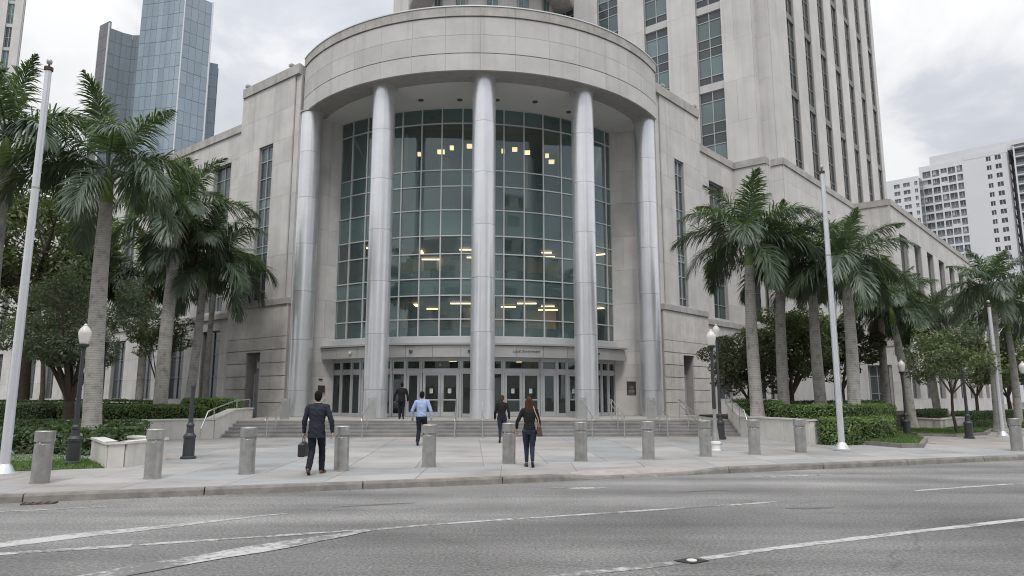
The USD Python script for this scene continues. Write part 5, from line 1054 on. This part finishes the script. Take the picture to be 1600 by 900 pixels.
def person(loc, H_, yaw, label, top, legs, shoes, hair, sex='m', stride=.28, lead='R', jacket=True, hem=.80, armL=None, armR=None, lean=.03, long_hair=None, sleeve='full', collar=None):
    """Built 1.78 m tall facing +y, then scaled; joints first, then one body, clothes over it."""
    t = thing('person', label, 'person', loc, yaw, None, H_ / 1.78); fem = sex == 'f'
    sw, hw = (.165, .095) if fem else (.192, .092); hz = .93
    y0 = 0.0; sh = np.array([0, lean * .55, 1.455]); hd = np.array([0, lean + .012, 1.645])
    J = {}
    for s_, n in ((-1, 'L'), (1, 'R')):
        fwd = lead == n; hip = np.array([s_ * hw, 0, hz]); fx = s_ * (.07 if fem else .085)
        if fwd: ank = np.array([fx, stride * .52, .085]); kn = np.array([fx * 1.05, stride * .36 + .035, .50]); toe = np.array([fx + s_ * .03, stride * .52 + .17, .035]); heel = np.array([fx, stride * .52 - .055, .035])
        else: ank = np.array([fx, -stride * .48, .15]); kn = np.array([fx * 1.0, -stride * .02 + .03, .50]); toe = np.array([fx + s_ * .02, -stride * .48 + .135, .03]); heel = np.array([fx, -stride * .48 - .055, .115])
        J[n] = (hip, kn, ank, toe, heel)
    A = {}
    for s_, n, sp in ((-1, 'L', armL), (1, 'R', armR)):
        S_ = np.array([s_ * sw, sh[1], 1.43]); sp = sp or (.10 if lead != n else -.16, .11)
        el = S_ + np.array([s_ * sp[1] * .75, sp[0] * .5 - .03, -.29]); wr = el + np.array([s_ * sp[1] * .10, sp[0] * .9 + .05, -.245]); A[n] = (S_, el, wr)
    # body: one continuous figure
    bod = []
    wst = .115 if fem else .14
    bod += loft([(0, 0, .84, .13, .09), (0, 0, .95, .155 if fem else .15, .105), (0, .0, 1.10, wst, .09), (0, lean * .3, 1.28, .15, .105), (0, lean * .5, 1.42, .15, .09), (0, lean * .6, 1.50, .07, .06)])
    for n, s_ in (('L', -1), ('R', 1)):
        hip, kn, ank, toe, heel = J[n]
        bod += chain([hip, hip * .5 + kn * .5, kn, kn * .6 + ank * .4, ank], [.085, .072, .053, .050, .036]); bod += [Mf.batch_hull([sph(ank, .034), sph(heel, .028), sph(toe, .022), sph(toe * .6 + heel * .4 + [0, 0, .02], .034)])]
        S_, el, wr = A[n]; bod += chain([S_ * .55 + np.array([0, sh[1], 1.44]) * .45, S_, S_ * .45 + el * .55, el, el * .45 + wr * .55, wr], [.055, .052, .043, .036, .034, .024])
        d = wr - el; bod += hand(wr, d, [-s_ * .25, 1, 0], [-s_, 0, 0], curl=.55 if n not in GRIP.get(label, '') else 1.0, grip=n in GRIP.get(label, ''), s=.92 if fem else 1.0)
    nk = np.array([0, lean * .7, 1.50]); bod += chain([nk, nk * .4 + hd * .6 - [0, 0, .03], hd - [0, 0, .03]], [.056, .050, .055])
    bod += [ell(hd + [0, -.012, .035], (.075, .095, .100)), Mf.batch_hull([ell(hd + [0, .030, -.015], (.062, .062, .075)), ell(hd + [0, .055, -.088], (.030, .026, .022))])]
    bod += [Mf.batch_hull([sph(hd + [0, .098, .030], .010), sph(hd + [0, .116, -.010], .014)]), Mf.batch_hull([sph(hd + [-.018, .090, -.048], .010), sph(hd + [.018, .090, -.048], .010)])]
    for s_ in (-1, 1): bod += [ell(hd + [s_ * .079, -.005, .005], (.011, .020, .032)), ell(hd + [s_ * .030, .084, .030], (.012, .010, .008))]
    obj('body', fuse(bod, .012, 5), 'skin', t, True)
    for s_ in (-1, 1): obj('eye', ell(hd + [s_ * .030, .088, .028], (.011, .009, .007), 12), 'hair_dark', t, True)
    # trousers
    tr = [] if False else loft([(0, 0, .83, .14 if not fem else .15, .105), (0, -.005, .93, .165 if fem else .158, .118), (0, 0, 1.02, .135 if fem else .152, .108), (0, 0, 1.08, .125 if fem else .15, .10)])
    for n in 'LR':
        hip, kn, ank, toe, heel = J[n]; an = ank + [0, 0, .0 if not fem else .05]
        rs = [.100, .088, .068, .068, .062] if not fem else [.099, .088, .066, .058, .044]
        tr += chain([hip + [0, -.01, -.03], hip * .5 + kn * .5, kn, kn * .5 + an * .5, an], rs)
    tq = fuse(tr, .016, 6); v = tq.vertices; tq.vertices = v + tq.vertex_normals * ((meshkit.fbm(v * [9, 9, 22] + v[:, 1:2] * [0, 0, 8], 3, 5) - .45) * (.024 if not fem else .012))[:, None]
    obj('trousers', tq, legs, t, True)
    if collar == 'shirt' : obj('belt', fuse(loft([(0, 0, 1.005, .150, .118), (0, 0, 1.035, .150, .117)]), .03, 0), 'leather_black', t)
    for n, s_ in (('L', -1), ('R', 1)):
        hip, kn, ank, toe, heel = J[n]; dn = np.array([0, 0, -.018])
        up = Mf.batch_hull([sph(ank + [0, 0, -.015], .043), sph(heel + [0, 0, .005], .036), sph(toe + [0, -.02, .0], .034), sph(toe, .028), sph(toe * .5 + heel * .5 + [0, 0, .025], .040)])
        sn = obj('shoe', fuse([up], .012, 3), shoes, t, True)
        obj('sole', Mf.batch_hull([ell(heel + [0, 0, -.024], (.036, .036, .010)), ell(toe + [0, -.01, -.018], (.040, .034, .010))]), 'shoe_brown' if shoes == 'shoe_brown' else 'tread_dark', sn)
    # top: jacket, shirt or blouse
    g = .014 if jacket else .008
    if fem: rings = [(0, -.005, hem, .150 + g + (.02 if jacket else 0), .112 + g), (0, -.005, .95, .152 + g + (.012 if jacket else 0), .112 + g), (0, 0, 1.11, .122 + g, .092 + g), (0, lean * .3, 1.28, .155 + g, .108 + g), (0, lean * .5, 1.40, .168 + g, .098 + g), (0, lean * .6, 1.485, .105, .070), (0, lean * .65, 1.52, .062, .060)]
    else: rings = [(0, -.005, hem, .172 + g, .118 + g), (0, -.005, .95, .162 + g, .116 + g), (0, 0, 1.12, .150 + g, .104 + g), (0, lean * .3, 1.29, .178 + g, .116 + g), (0, lean * .5, 1.40, .195 + g, .104 + g), (0, lean * .55, 1.445, .170, .094), (0, lean * .6, 1.488, .115, .078), (0, lean * .65, 1.525, .068, .066)]
    up = loft(rings)
    for n, s_ in (('L', -1), ('R', 1)):
        S_, el, wr = A[n]; e2 = wr if sleeve == 'full' else el * .35 + wr * .65
        up += chain([np.array([s_ * .09, sh[1], 1.46]), S_ + [s_ * .0, 0, .0], S_ * .45 + el * .55, el, el * .45 + e2 * .55, e2 - (wr - el) * .06], [.050, .068 if not fem else .066, .060 if not fem else .053, .052 if not fem else .043, .048 if not fem else .041, .042 if not fem else .037])
    tp = fuse(up, .014, 6)
    v = tp.vertices; wr_ = (meshkit.fbm(v * [8, 8, 19] + v[:, :1] * [0, 0, 9], 3, int(H_ * 100)) - .5); tp.vertices = v + tp.vertex_normals * (np.clip(wr_ + .06, -.04, 1) * (.032 if not fem else .022))[:, None]
    obj('jacket' if jacket else 'shirt', tp, top, t, True)
    if collar: obj('collar', fuse(loft([(0, lean * .65, 1.505, .064, .064), (0, lean * .70, 1.532, .058, .058)]), .03, 0), 'collar_white' if collar == 'suit' else top, t, True)
    if jacket and not fem: obj('vent', MB().box((0, -.135, .86), (.006, .02, .17)).mesh, 'tread_dark', t)
    # hair
    hp = [ell(hd + [0, -.022, .045], (.085, .098, .104)), ell(hd + [0, -.045, -.005], (.078, .072, .085))]
    cut_ = Mf.cube([.4, .3, .4], True).translate([0, float(hd[1]) + .15 + .062, float(hd[2]) + .0])
    hm = Mf.batch_boolean(hp, manifold3d.OpType.Add) - cut_
    if long_hair == 'tail':
        hm = Mf.batch_boolean([hm, Mf.batch_boolean(chain([hd + [0, -.09, .02], hd + [0, -.13, -.03], hd + [.005, -.125, -.16], hd + [.01, -.10, -.36], hd + [.012, -.10, -.50]], [.045, .040, .046, .040, .014]), manifold3d.OpType.Add)], manifold3d.OpType.Add)
    elif long_hair == 'loose':
        hm = Mf.batch_boolean([hm, Mf.batch_hull([ell(hd + [0, -.03, -.02], (.092, .082, .09)), ell(hd + [-.05, -.06, -.20], (.05, .045, .06)), ell(hd + [.05, -.06, -.20], (.05, .045, .06))]), Mf.batch_hull([ell(hd + [-.04, -.065, -.20], (.05, .04, .05)), ell(hd + [.04, -.065, -.20], (.05, .04, .05)), ell(hd + [0, -.06, -.30], (.05, .03, .03))])], manifold3d.OpType.Add)
    mm = hm.refine_to_length(.012).to_mesh(); th = trimesh.Trimesh(np.array(mm.vert_properties[:, :3]), np.array(mm.tri_verts), process=True); trimesh.smoothing.filter_taubin(th, iterations=4)
    v = th.vertices; th.vertices = v + th.vertex_normals * ((meshkit.fbm(v * [70, 70, 18], 3, 4) - .5) * .012)[:, None]
    obj('hair', th, hair, t, True)
    return t, A, J
GRIP = {}
LS = 'man in a dark navy suit carrying a black briefcase, walking past a bollard'
GRIP[LS] = 'L'
t, A, J_ = person((-4.28, 15.45, ground_at(-4.3, 15.4)), 1.79, 2, LS, 'suit_navy', 'trousers_dark', 'shoe_brown', 'hair_dark', stride=.46, lead='R', hem=.775, armL=(.0, .10), armR=(-.02, .17), collar='suit')
k = 1.79 / 1.78; wr = np.array([-4.28, 15.45, ground_at(-4.3, 15.4)]) + A['L'][2] * k + [-.005, .0, -.085]
bc = world_thing('briefcase', 'black soft briefcase held in the left hand of the man in the suit', 'briefcase', (wr[0], wr[1], wr[2] - .46))
rb = Mf.batch_hull([sph((x, y, z), .03) for x in (-.045, .045) for y in (-.15, .15) for z in (-.12, .10)] + [sph((0, y, .14), .03) for y in (-.11, .11)]).translate([float(wr[0]), float(wr[1]), float(wr[2]) - .29])
obj('bag', rb, 'leather_black', bc, 40)
obj('handle', MB().tube([wr + [0, -.08, -.135], wr + [0, -.07, -.05], wr + [0, -.03, -.012], wr + [0, .03, -.012], wr + [0, .07, -.05], wr + [0, .08, -.135]], .011, 8).mesh, 'leather_black', bc, 40)
obj('zip', MB().tube([wr + [-.076, -.15, -.20], wr + [-.078, 0, -.19], wr + [-.076, .15, -.20]], .005, 6).mesh, 'steel', bc)
person((-3.07, 23.87, ground_at(-3, 23.9)), 1.80, -3, 'man in a light blue shirt and dark trousers, walking up to the steps', 'shirt_blue', 'trousers_dark', 'shoe_black', 'hair_dark', stride=.36, lead='R', jacket=False, hem=1.035, armL=(.04, .17), armR=(.0, .16), collar='shirt')
person((-4.78, 30.35, LAND), 1.56, 8, 'man in a dark jacket at the top of the steps by the doors', 'jacket_black', 'trousers_dark', 'shoe_black', 'hair_dark', stride=.14, lead='L', hem=.85, armL=(.28, .20), armR=(.0, .13))
person((-.36, 25.22, ground_at(-.3, 25.2)), 1.68, -2, 'woman in a dark jacket with a long ponytail, walking up to the steps', 'jacket_black', 'jeans_navy', 'shoe_black', 'hair_brown', 'f', stride=.26, lead='R', hem=.90, armL=(.05, .13), armR=(-.05, .13), long_hair='tail')
LW = 'woman in a black blouse and tight navy trousers with a brown shoulder bag'
wx, wy = .42, 17.0; wz = ground_at(wx, wy)
t, A, J_ = person((wx, wy, wz), 1.66, 0, LW, 'jacket_black', 'jeans_navy', 'shoe_black', 'hair_brown', 'f', stride=.32, lead='L', jacket=False, hem=1.02, armL=(.04, .20), armR=(.10, .12), long_hair='loose', sleeve='short')
k = 1.66 / 1.78
sbg = world_thing('shoulder_bag', 'brown leather bag on a tan strap, hanging from the shoulder of the woman in black', 'bag', (wx + .22, wy - .04, wz + .72))
bx, by, bz = wx + .235, wy - .05, wz + .86
obj('bag', Mf.batch_hull([sph((bx + x, by + y, bz + z), .028) for x, y, z in [(-.035, -.11, -.10), (-.035, .11, -.10), (.05, -.10, -.10), (.05, .10, -.10), (-.02, -.085, .09), (-.02, .085, .09), (.02, -.085, .09), (.02, .085, .09)]]), 'leather_brown', sbg, 40)
obj('flap', Mf.batch_hull([sph((bx + x, by + y, bz + z), .010) for x, y, z in [(.04, -.105, .03), (.04, .105, .03), (.062, -.10, -.04), (.062, .10, -.04), (.02, -.09, .118), (.02, .09, .118)]]), 'leather_brown', sbg, 40)
sx, sy, szz = wx + .105 * k, wy - .01, wz + 1.525 * k
obj('strap', MB().tube([(bx, by - .07, bz + .09), (bx - .03, sy - .115, wz + 1.22 * k), (sx + .03, sy - .10, wz + 1.42 * k), (sx, sy - .02, szz + .012), (sx, sy + .10, wz + 1.40 * k), (bx - .03, sy + .10, wz + 1.15 * k), (bx, by + .07, bz + .09)], .012, 8).mesh, 'strap_tan', sbg, 40)

# ------------------------------------------------------------------ the city behind
def grid_front(parent, w, s0, s1, z0, z1, ns, nz, gm, lines=None, jit=0., fr='tower_line', lw=.11, name='facade'):
    """A glazed front: floor bands of glass panels a little out of true, and thin lines between the floors."""
    wl = obj(name, w.slab(s0, s1, z0, z1, -.6, -.05).mesh, fr, parent); e = np.linspace(s0, s1, ns + 1); zz = np.linspace(z0, z1, nz + 1); r3 = np.random.default_rng(int(abs(s1 * 10)) + nz)
    for j in range(nz):
        for c, d in zip(e[:-1], e[1:]):
            o = r3.uniform(0, jit); obj('glass_panel', w.slab(c + .04, d - .04, zz[j] + lw, zz[j + 1], -.1, o).mesh, gm, wl)
    return wl
# blue glass tower, left
gt = world_thing('glass_tower', 'tall blue glass tower beyond the palms on the left', 'skyscraper', (-96, 190, 0))
p1, p2, p3, p4, p5 = np.array([-104.2, 180.]), np.array([-90.6, 177.]), np.array([-85.6, 182.5]), np.array([-84.3, 184.]), np.array([-83.5, 190.])
def fw(p, q): t_ = (q - p) / np.linalg.norm(q - p); return Wall(p, t_, (t_[1], -t_[0])), float(np.linalg.norm(q - p))
w, L_ = fw(p1, (p1 + p2) / 2 + [0, .25]); grid_front(gt, w, 0, L_, 40, 115, 4, 19, 'tower_glass_blue', jit=.06)
w, L_ = fw((p1 + p2) / 2 + [0, .25], p2); grid_front(gt, w, 0, L_, 40, 115, 4, 19, 'tower_glass_blue', jit=.06)
w, L_ = fw(p2, p3); grid_front(gt, w, 0, L_, 40, 113.2, 4, 19, 'tower_glass_blue_side', jit=.06)
obj('core', MB().prism(Polygon([p1 + [.1, .5], p2 + [0, .6], p3 + [-.3, .3], p3 * 1.075, p1 * [.99, 1.07]]), 0, 113).mesh, 'tower_glass_grey', gt)
obj('edge_fin', MB().box((p3[0] + .1, p3[1] + .1, 76), (.35, .35, 75)).mesh, 'white_render', gt)
obj('edge_fin', MB().box((p2[0], p2[1] - .05, 77), (.25, .25, 76)).mesh, 'white_render', gt)
g2 = world_thing('grey_glass_tower', 'lower grey glass tower with a concave front, joined left of the tall blue one', 'skyscraper', (-110, 186, 0))
cv = [np.array([-112.8, 180.]) + np.array([t_ * 8.6, 3.2 * sin(t_ * pi) * .8 + t_ * 3.0]) for t_ in np.linspace(0, 1, 5)]
for a, b in zip(cv[:-1], cv[1:]): w, L_ = fw(a, b); grid_front(g2, w, 0, L_, 40, 104.2, 2, 17, 'tower_glass_grey', jit=.04)
w, L_ = fw(np.array([-117.2, 182.5]), np.array([-112.9, 179.9])); grid_front(g2, w, 0, L_, 40, 106.2, 2, 16, 'tower_panel_grey', jit=.02, lw=.1)
w, L_ = fw(np.array([-119.4, 188.]), np.array([-117.3, 182.5])); obj('side_wall', w.slab(0, L_, 30, 104.5, -.8, 0).mesh, 'white_render', g2)
obj('edge_fin', MB().box((-112.85, 179.85, 73), (.35, .35, 65)).mesh, 'white_render', g2)
obj('core', MB().prism(Polygon([(-117, 183), (-112.7, 180.8), *[tuple(c + [0, .6]) for c in cv[1:]], (-104, 196), (-118, 196)]), 0, 103).mesh, 'tower_panel_grey', g2)
obj('parapet', MB().box((-107, 187, 104.6), (3.2, .4, 2.2)).mesh, 'white_render', g2)
g3 = world_thing('dark_glass_tower', 'narrow dark glass slab showing right of the tall blue tower', 'skyscraper', (-82, 190, 0))
w, L_ = fw(np.array([-90.4, 190.5]), np.array([-87.2, 192.2])); grid_front(g3, w, 0, L_, 40, 99.5, 2, 16, 'tower_glass_blue_side')
obj('core', MB().prism(Polygon([(-90.5, 191.2), (-87.3, 192.9), (-93.2, 205), (-96, 205)]), 0, 98.5).mesh, 'tower_panel_grey', g3)
sp = single('mast', MB().tube([(-100.5, 150, 40), (-100.5, 150, 70.5)], [.35, .05], 6).mesh, 'strap_tan', 'thin pale mast tip standing in front of the grey glass tower', 'mast', (-100.5, 150, 0)) if False else None
# pale stone tower at the far left edge
ls = world_thing('stone_tower', 'pale stone tower with window strips at the top left corner', 'tower', (-128, 164, 0))
w, L_ = fw(np.array([-146., 156.]), np.array([-122.4, 160.])); op = [(a, b, 50.0, 125.0) for a, b in ((12.0, 14.6), (16.2, 18.4), (20.4, 22.0))]
make_wall(ls, 'front_wall', w, 0, L_, 10, 130, op, [40, 55, 70, 85, 100, 115], 6, 'tower_stone', thick=1.0)
for a, b, c, d in op:
    for k in range(12): make_window(ls, w, a, b, c + k * 6.25, c + k * 6.25 + 5.4, 2 if b - a > 1.5 else 1, [.5], .5, gm='window_glass_teal' if k % 2 else 'window_glass', fw=.1, bar=.12); obj('spandrel', w.slab(a, b, c + k * 6.25 + 5.4, c + k * 6.25 + 6.25, -.7, -.2).mesh, 'canopy_metal', ls)
obj('side_wall', MB().box((-131.0, 170, 70), (.6, 26, 120), (.76, .65, 0), (-.65, .76, 0)).mesh, 'tower_stone', ls)
# white apartment block, right
wa = world_thing('white_apartment_block', 'white high-rise apartment block with gridded balconies behind the annex on the right', 'apartment block', (130, 195, 0))
q0 = np.array([123.2, 201.2]); uq = np.array([15.5, -14.7]) / np.hypot(15.5, 14.7); WQ = Wall(q0, uq, (uq[1], -uq[0]) if False else (-abs(uq[1]), -abs(uq[0])))
def sx_(px):   # metres along the front, measured off the photograph once and kept as numbers below
    return px
FH = 2.63; ZT = 68.95
bal = [(.85, 2.95), (3.35, 5.2), (5.6, 7.2), (7.45, 9.3), (9.7, 11.1)]
ops = []
nf = 22
for k in range(nf):
    z1 = ZT - .1 - k * FH
    for a, b in bal[:4]: ops.append((a, b, z1 - 2.0, z1))
    ops.append((bal[4][0], bal[4][1], z1 - 2.0 + (.9 if False else 0), z1))
sm1 = [(17.0, 18.1), (19.1, 20.5)]
for k in range(1, nf):
    z1 = 69.75 + FH - k * FH
    for a, b in sm1: ops.append((a, b, z1 - 1.35, z1))
U_ = sbox(0, 0, 22.2, 70.6).difference(unary_union([sbox(a, c, b, d) for a, b, c, d in ops]))
obj('front_wall', WQ.poly(U_, -.35, 0).mesh, 'white_render', wa)
obj('back_core', WQ.slab(.2, 22, 0, 70, -14, -.62).mesh, 'balcony_glass', wa)
r4 = np.random.default_rng(21)
for a, b, c, d in ops[:nf * 5]:
    if d < 30: continue
    n_ = obj('window', WQ.slab(a, b, c, d, -.58, -.52).mesh, 'balcony_glass', wa)
    obj('railing', WQ.slab(a, b, c, c + .62, -.16, -.10).mesh, 'tower_glass_grey' if r4.random() < .85 else 'white_render', n_)
    obj('mullion', WQ.slab((a + b) / 2 - .06, (a + b) / 2 + .06, c, d, -.52, -.46).mesh, 'white_render', n_)
    if r4.random() < .25: obj('curtain', WQ.slab(a + .1, a + (b - a) * r4.uniform(.2, .6), c + .6, d, -.52, -.49).mesh, 'white_render', n_)
for a, b, c, d in ops[nf * 5:]:
    if d < 25: continue
    n_ = obj('small_window', WQ.slab(a, b, c, d, -.3, -.22).mesh, 'window_glass_dark', wa); obj('frame', WQ.slab((a + b) / 2 - .05, (a + b) / 2 + .05, c, d, -.22, -.15).mesh, 'white_render', n_)
obj('penthouse', WQ.slab(2.95, 24.0, 70.62, 73.3, -14, -.5).mesh, 'white_render', wa)
obj('upper_wall', WQ.slab(11.6, 22.15, 70.0, 71.4, -.30, .05).mesh, 'white_render', wa)
ed_ = WQ.at(22.2, 0); WE = Wall(ed_[:2], -WQ.n[:2], uq); obj('end_wall', WE.slab(0, 14, 0, 70.6, -.3, .0).mesh, 'white_render', wa)
for k in range(20): obj('end_window', WE.slab(2, 4, 68 - k * FH, 69.6 - k * FH, .0, .03).mesh, 'window_glass_dark', wa)
lw_ = Wall(q0 + np.array([-10.5, 2.5]), uq, WQ.n[:2])
ops2 = [(a, b, 65.1 - k * 2.25 - 1.25, 65.1 - k * 2.25) for k in range(18) for a, b in ((3.5, 5.1), (6.0, 7.8), (9.0, 9.8))]
wb_ = world_thing('white_apartment_wing', 'lower white block with sparse square windows, left of the gridded apartment block', 'apartment block', (115, 205, 0))
obj('front_wall', lw_.poly(sbox(-6, 0, 10.2, 66.6).difference(unary_union([sbox(a, c, b, d) for a, b, c, d in ops2])), -.4, 0).mesh, 'white_render', wb_)
obj('back_core', lw_.slab(-6, 10.1, 0, 66.3, -12, -.45).mesh, 'balcony_glass', wb_)
for a, b, c, d in ops2:
    if d > 35: n_ = obj('window', lw_.slab(a, b, c, d, -.38, -.3).mesh, 'balcony_glass', wb_); obj('bar', lw_.slab((a + b) / 2 - .06, (a + b) / 2 + .06, c, d, -.3, -.25).mesh, 'white_render', n_)
w2 = world_thing('balcony_tower', 'white balcony tower cut off by the right edge of the picture', 'apartment block', (150, 185, 0))
WY = Wall(WQ.at(23.6, 0, 1.5)[:2], uq, WQ.n[:2])
obj('front_wall', WY.slab(0, 26, 0, 71, -14, -1.5).mesh, 'balcony_glass', w2)
for k in range(25):
    n_ = obj('balcony', WY.slab(0, 26, 70.2 - k * FH, 70.5 - k * FH, -1.5, .1).mesh, 'white_render', w2); obj('railing', WY.slab(0, 26, 70.5 - k * FH, 71.2 - k * FH, -.05, .02).mesh, 'tower_glass_grey', n_)
for k in range(9): obj('pier', WY.slab(k * 3.2, k * 3.2 + .35, 0, 71, -1.45, .12).mesh, 'white_render', w2)
obj('roof_slab', WY.slab(-.2, 26.2, 71.2, 72.6, -14, .3).mesh, 'white_render', w2)

# parked white car far down the street on the right
cr = thing('parked_car', 'white car parked far down the street at the right edge', 'car', (42.5, 57.5, -.02), 20)
prof = [(-2.2, .35), (-2.25, .75), (-2.05, .95), (-1.5, 1.0), (-.95, 1.42), (.55, 1.45), (1.25, 1.0), (2.0, .9), (2.25, .7), (2.25, .35)]
def side_prism(pts, w_): pg = Polygon(pts); m = trimesh.creation.extrude_polygon(pg, w_, engine='earcut'); v = np.array(m.vertices); return np.column_stack([v[:, 0], v[:, 2] - w_ / 2, v[:, 1]]), np.array(m.faces)[:, ::-1]
obj('body', side_prism(prof, 1.75), 'car_white', cr)
obj('side_windows', side_prism([(-1.35, 1.0), (-.9, 1.36), (.5, 1.39), (1.05, 1.02)], 1.77), 'window_glass_dark', cr)
for sx in (-1.35, 1.4):
    for sy in (-1, 1):
        m = MB(); m.tube([(sx, sy * .72, .32), (sx, sy * .90, .32)], .32, 20); wn = obj('wheel', m.mesh, 'tread_dark', cr, 40); m = MB(); m.tube([(sx, sy * .88, .32), (sx, sy * .91, .32)], .19, 16); obj('rim', m.mesh, 'steel', wn, 40)

# the street's other side, behind the camera, seen only as reflections in the glass
for k, (x, y, w_, h_, lb) in enumerate(((-30, -34, 30, 26, 'stone office building across the street, left'), (6, -40, 26, 17, 'low stone office building across the street, middle'), (44, -30, 34, 34, 'tall stone office building across the street, right'))):
    ob = world_thing('office_building', lb, 'office building', (x, y, 0)); w = Wall((x - w_ / 2, y), (1, 0), (0, 1))
    op = [(a + .8, a + 3.0, z + 1.0, z + 2.8) for a in np.arange(0, w_ - 3, 3.8) for z in np.arange(.5, h_ - 3, 3.8)]
    obj('wall', w.poly(sbox(0, 0, w_, h_).difference(unary_union([sbox(a, c, b, d) for a, b, c, d in op])), -.4, 0).mesh, 'opposite_stone', ob)
    obj('core', w.slab(.2, w_ - .2, 0, h_ - .1, -14, -.45).mesh, 'window_glass_dark', ob)
for k, (x, y) in enumerate(((-12, -27), (16, -27), (27, -28))): tree((x, y, 0), 9, 3.4, 6.5, ('round street tree across the road, left', 'round street tree across the road, middle', 'round street tree across the road, right')[k], 'leaf_dark', 60 + k, .2, 6, 5000, .2, .8)
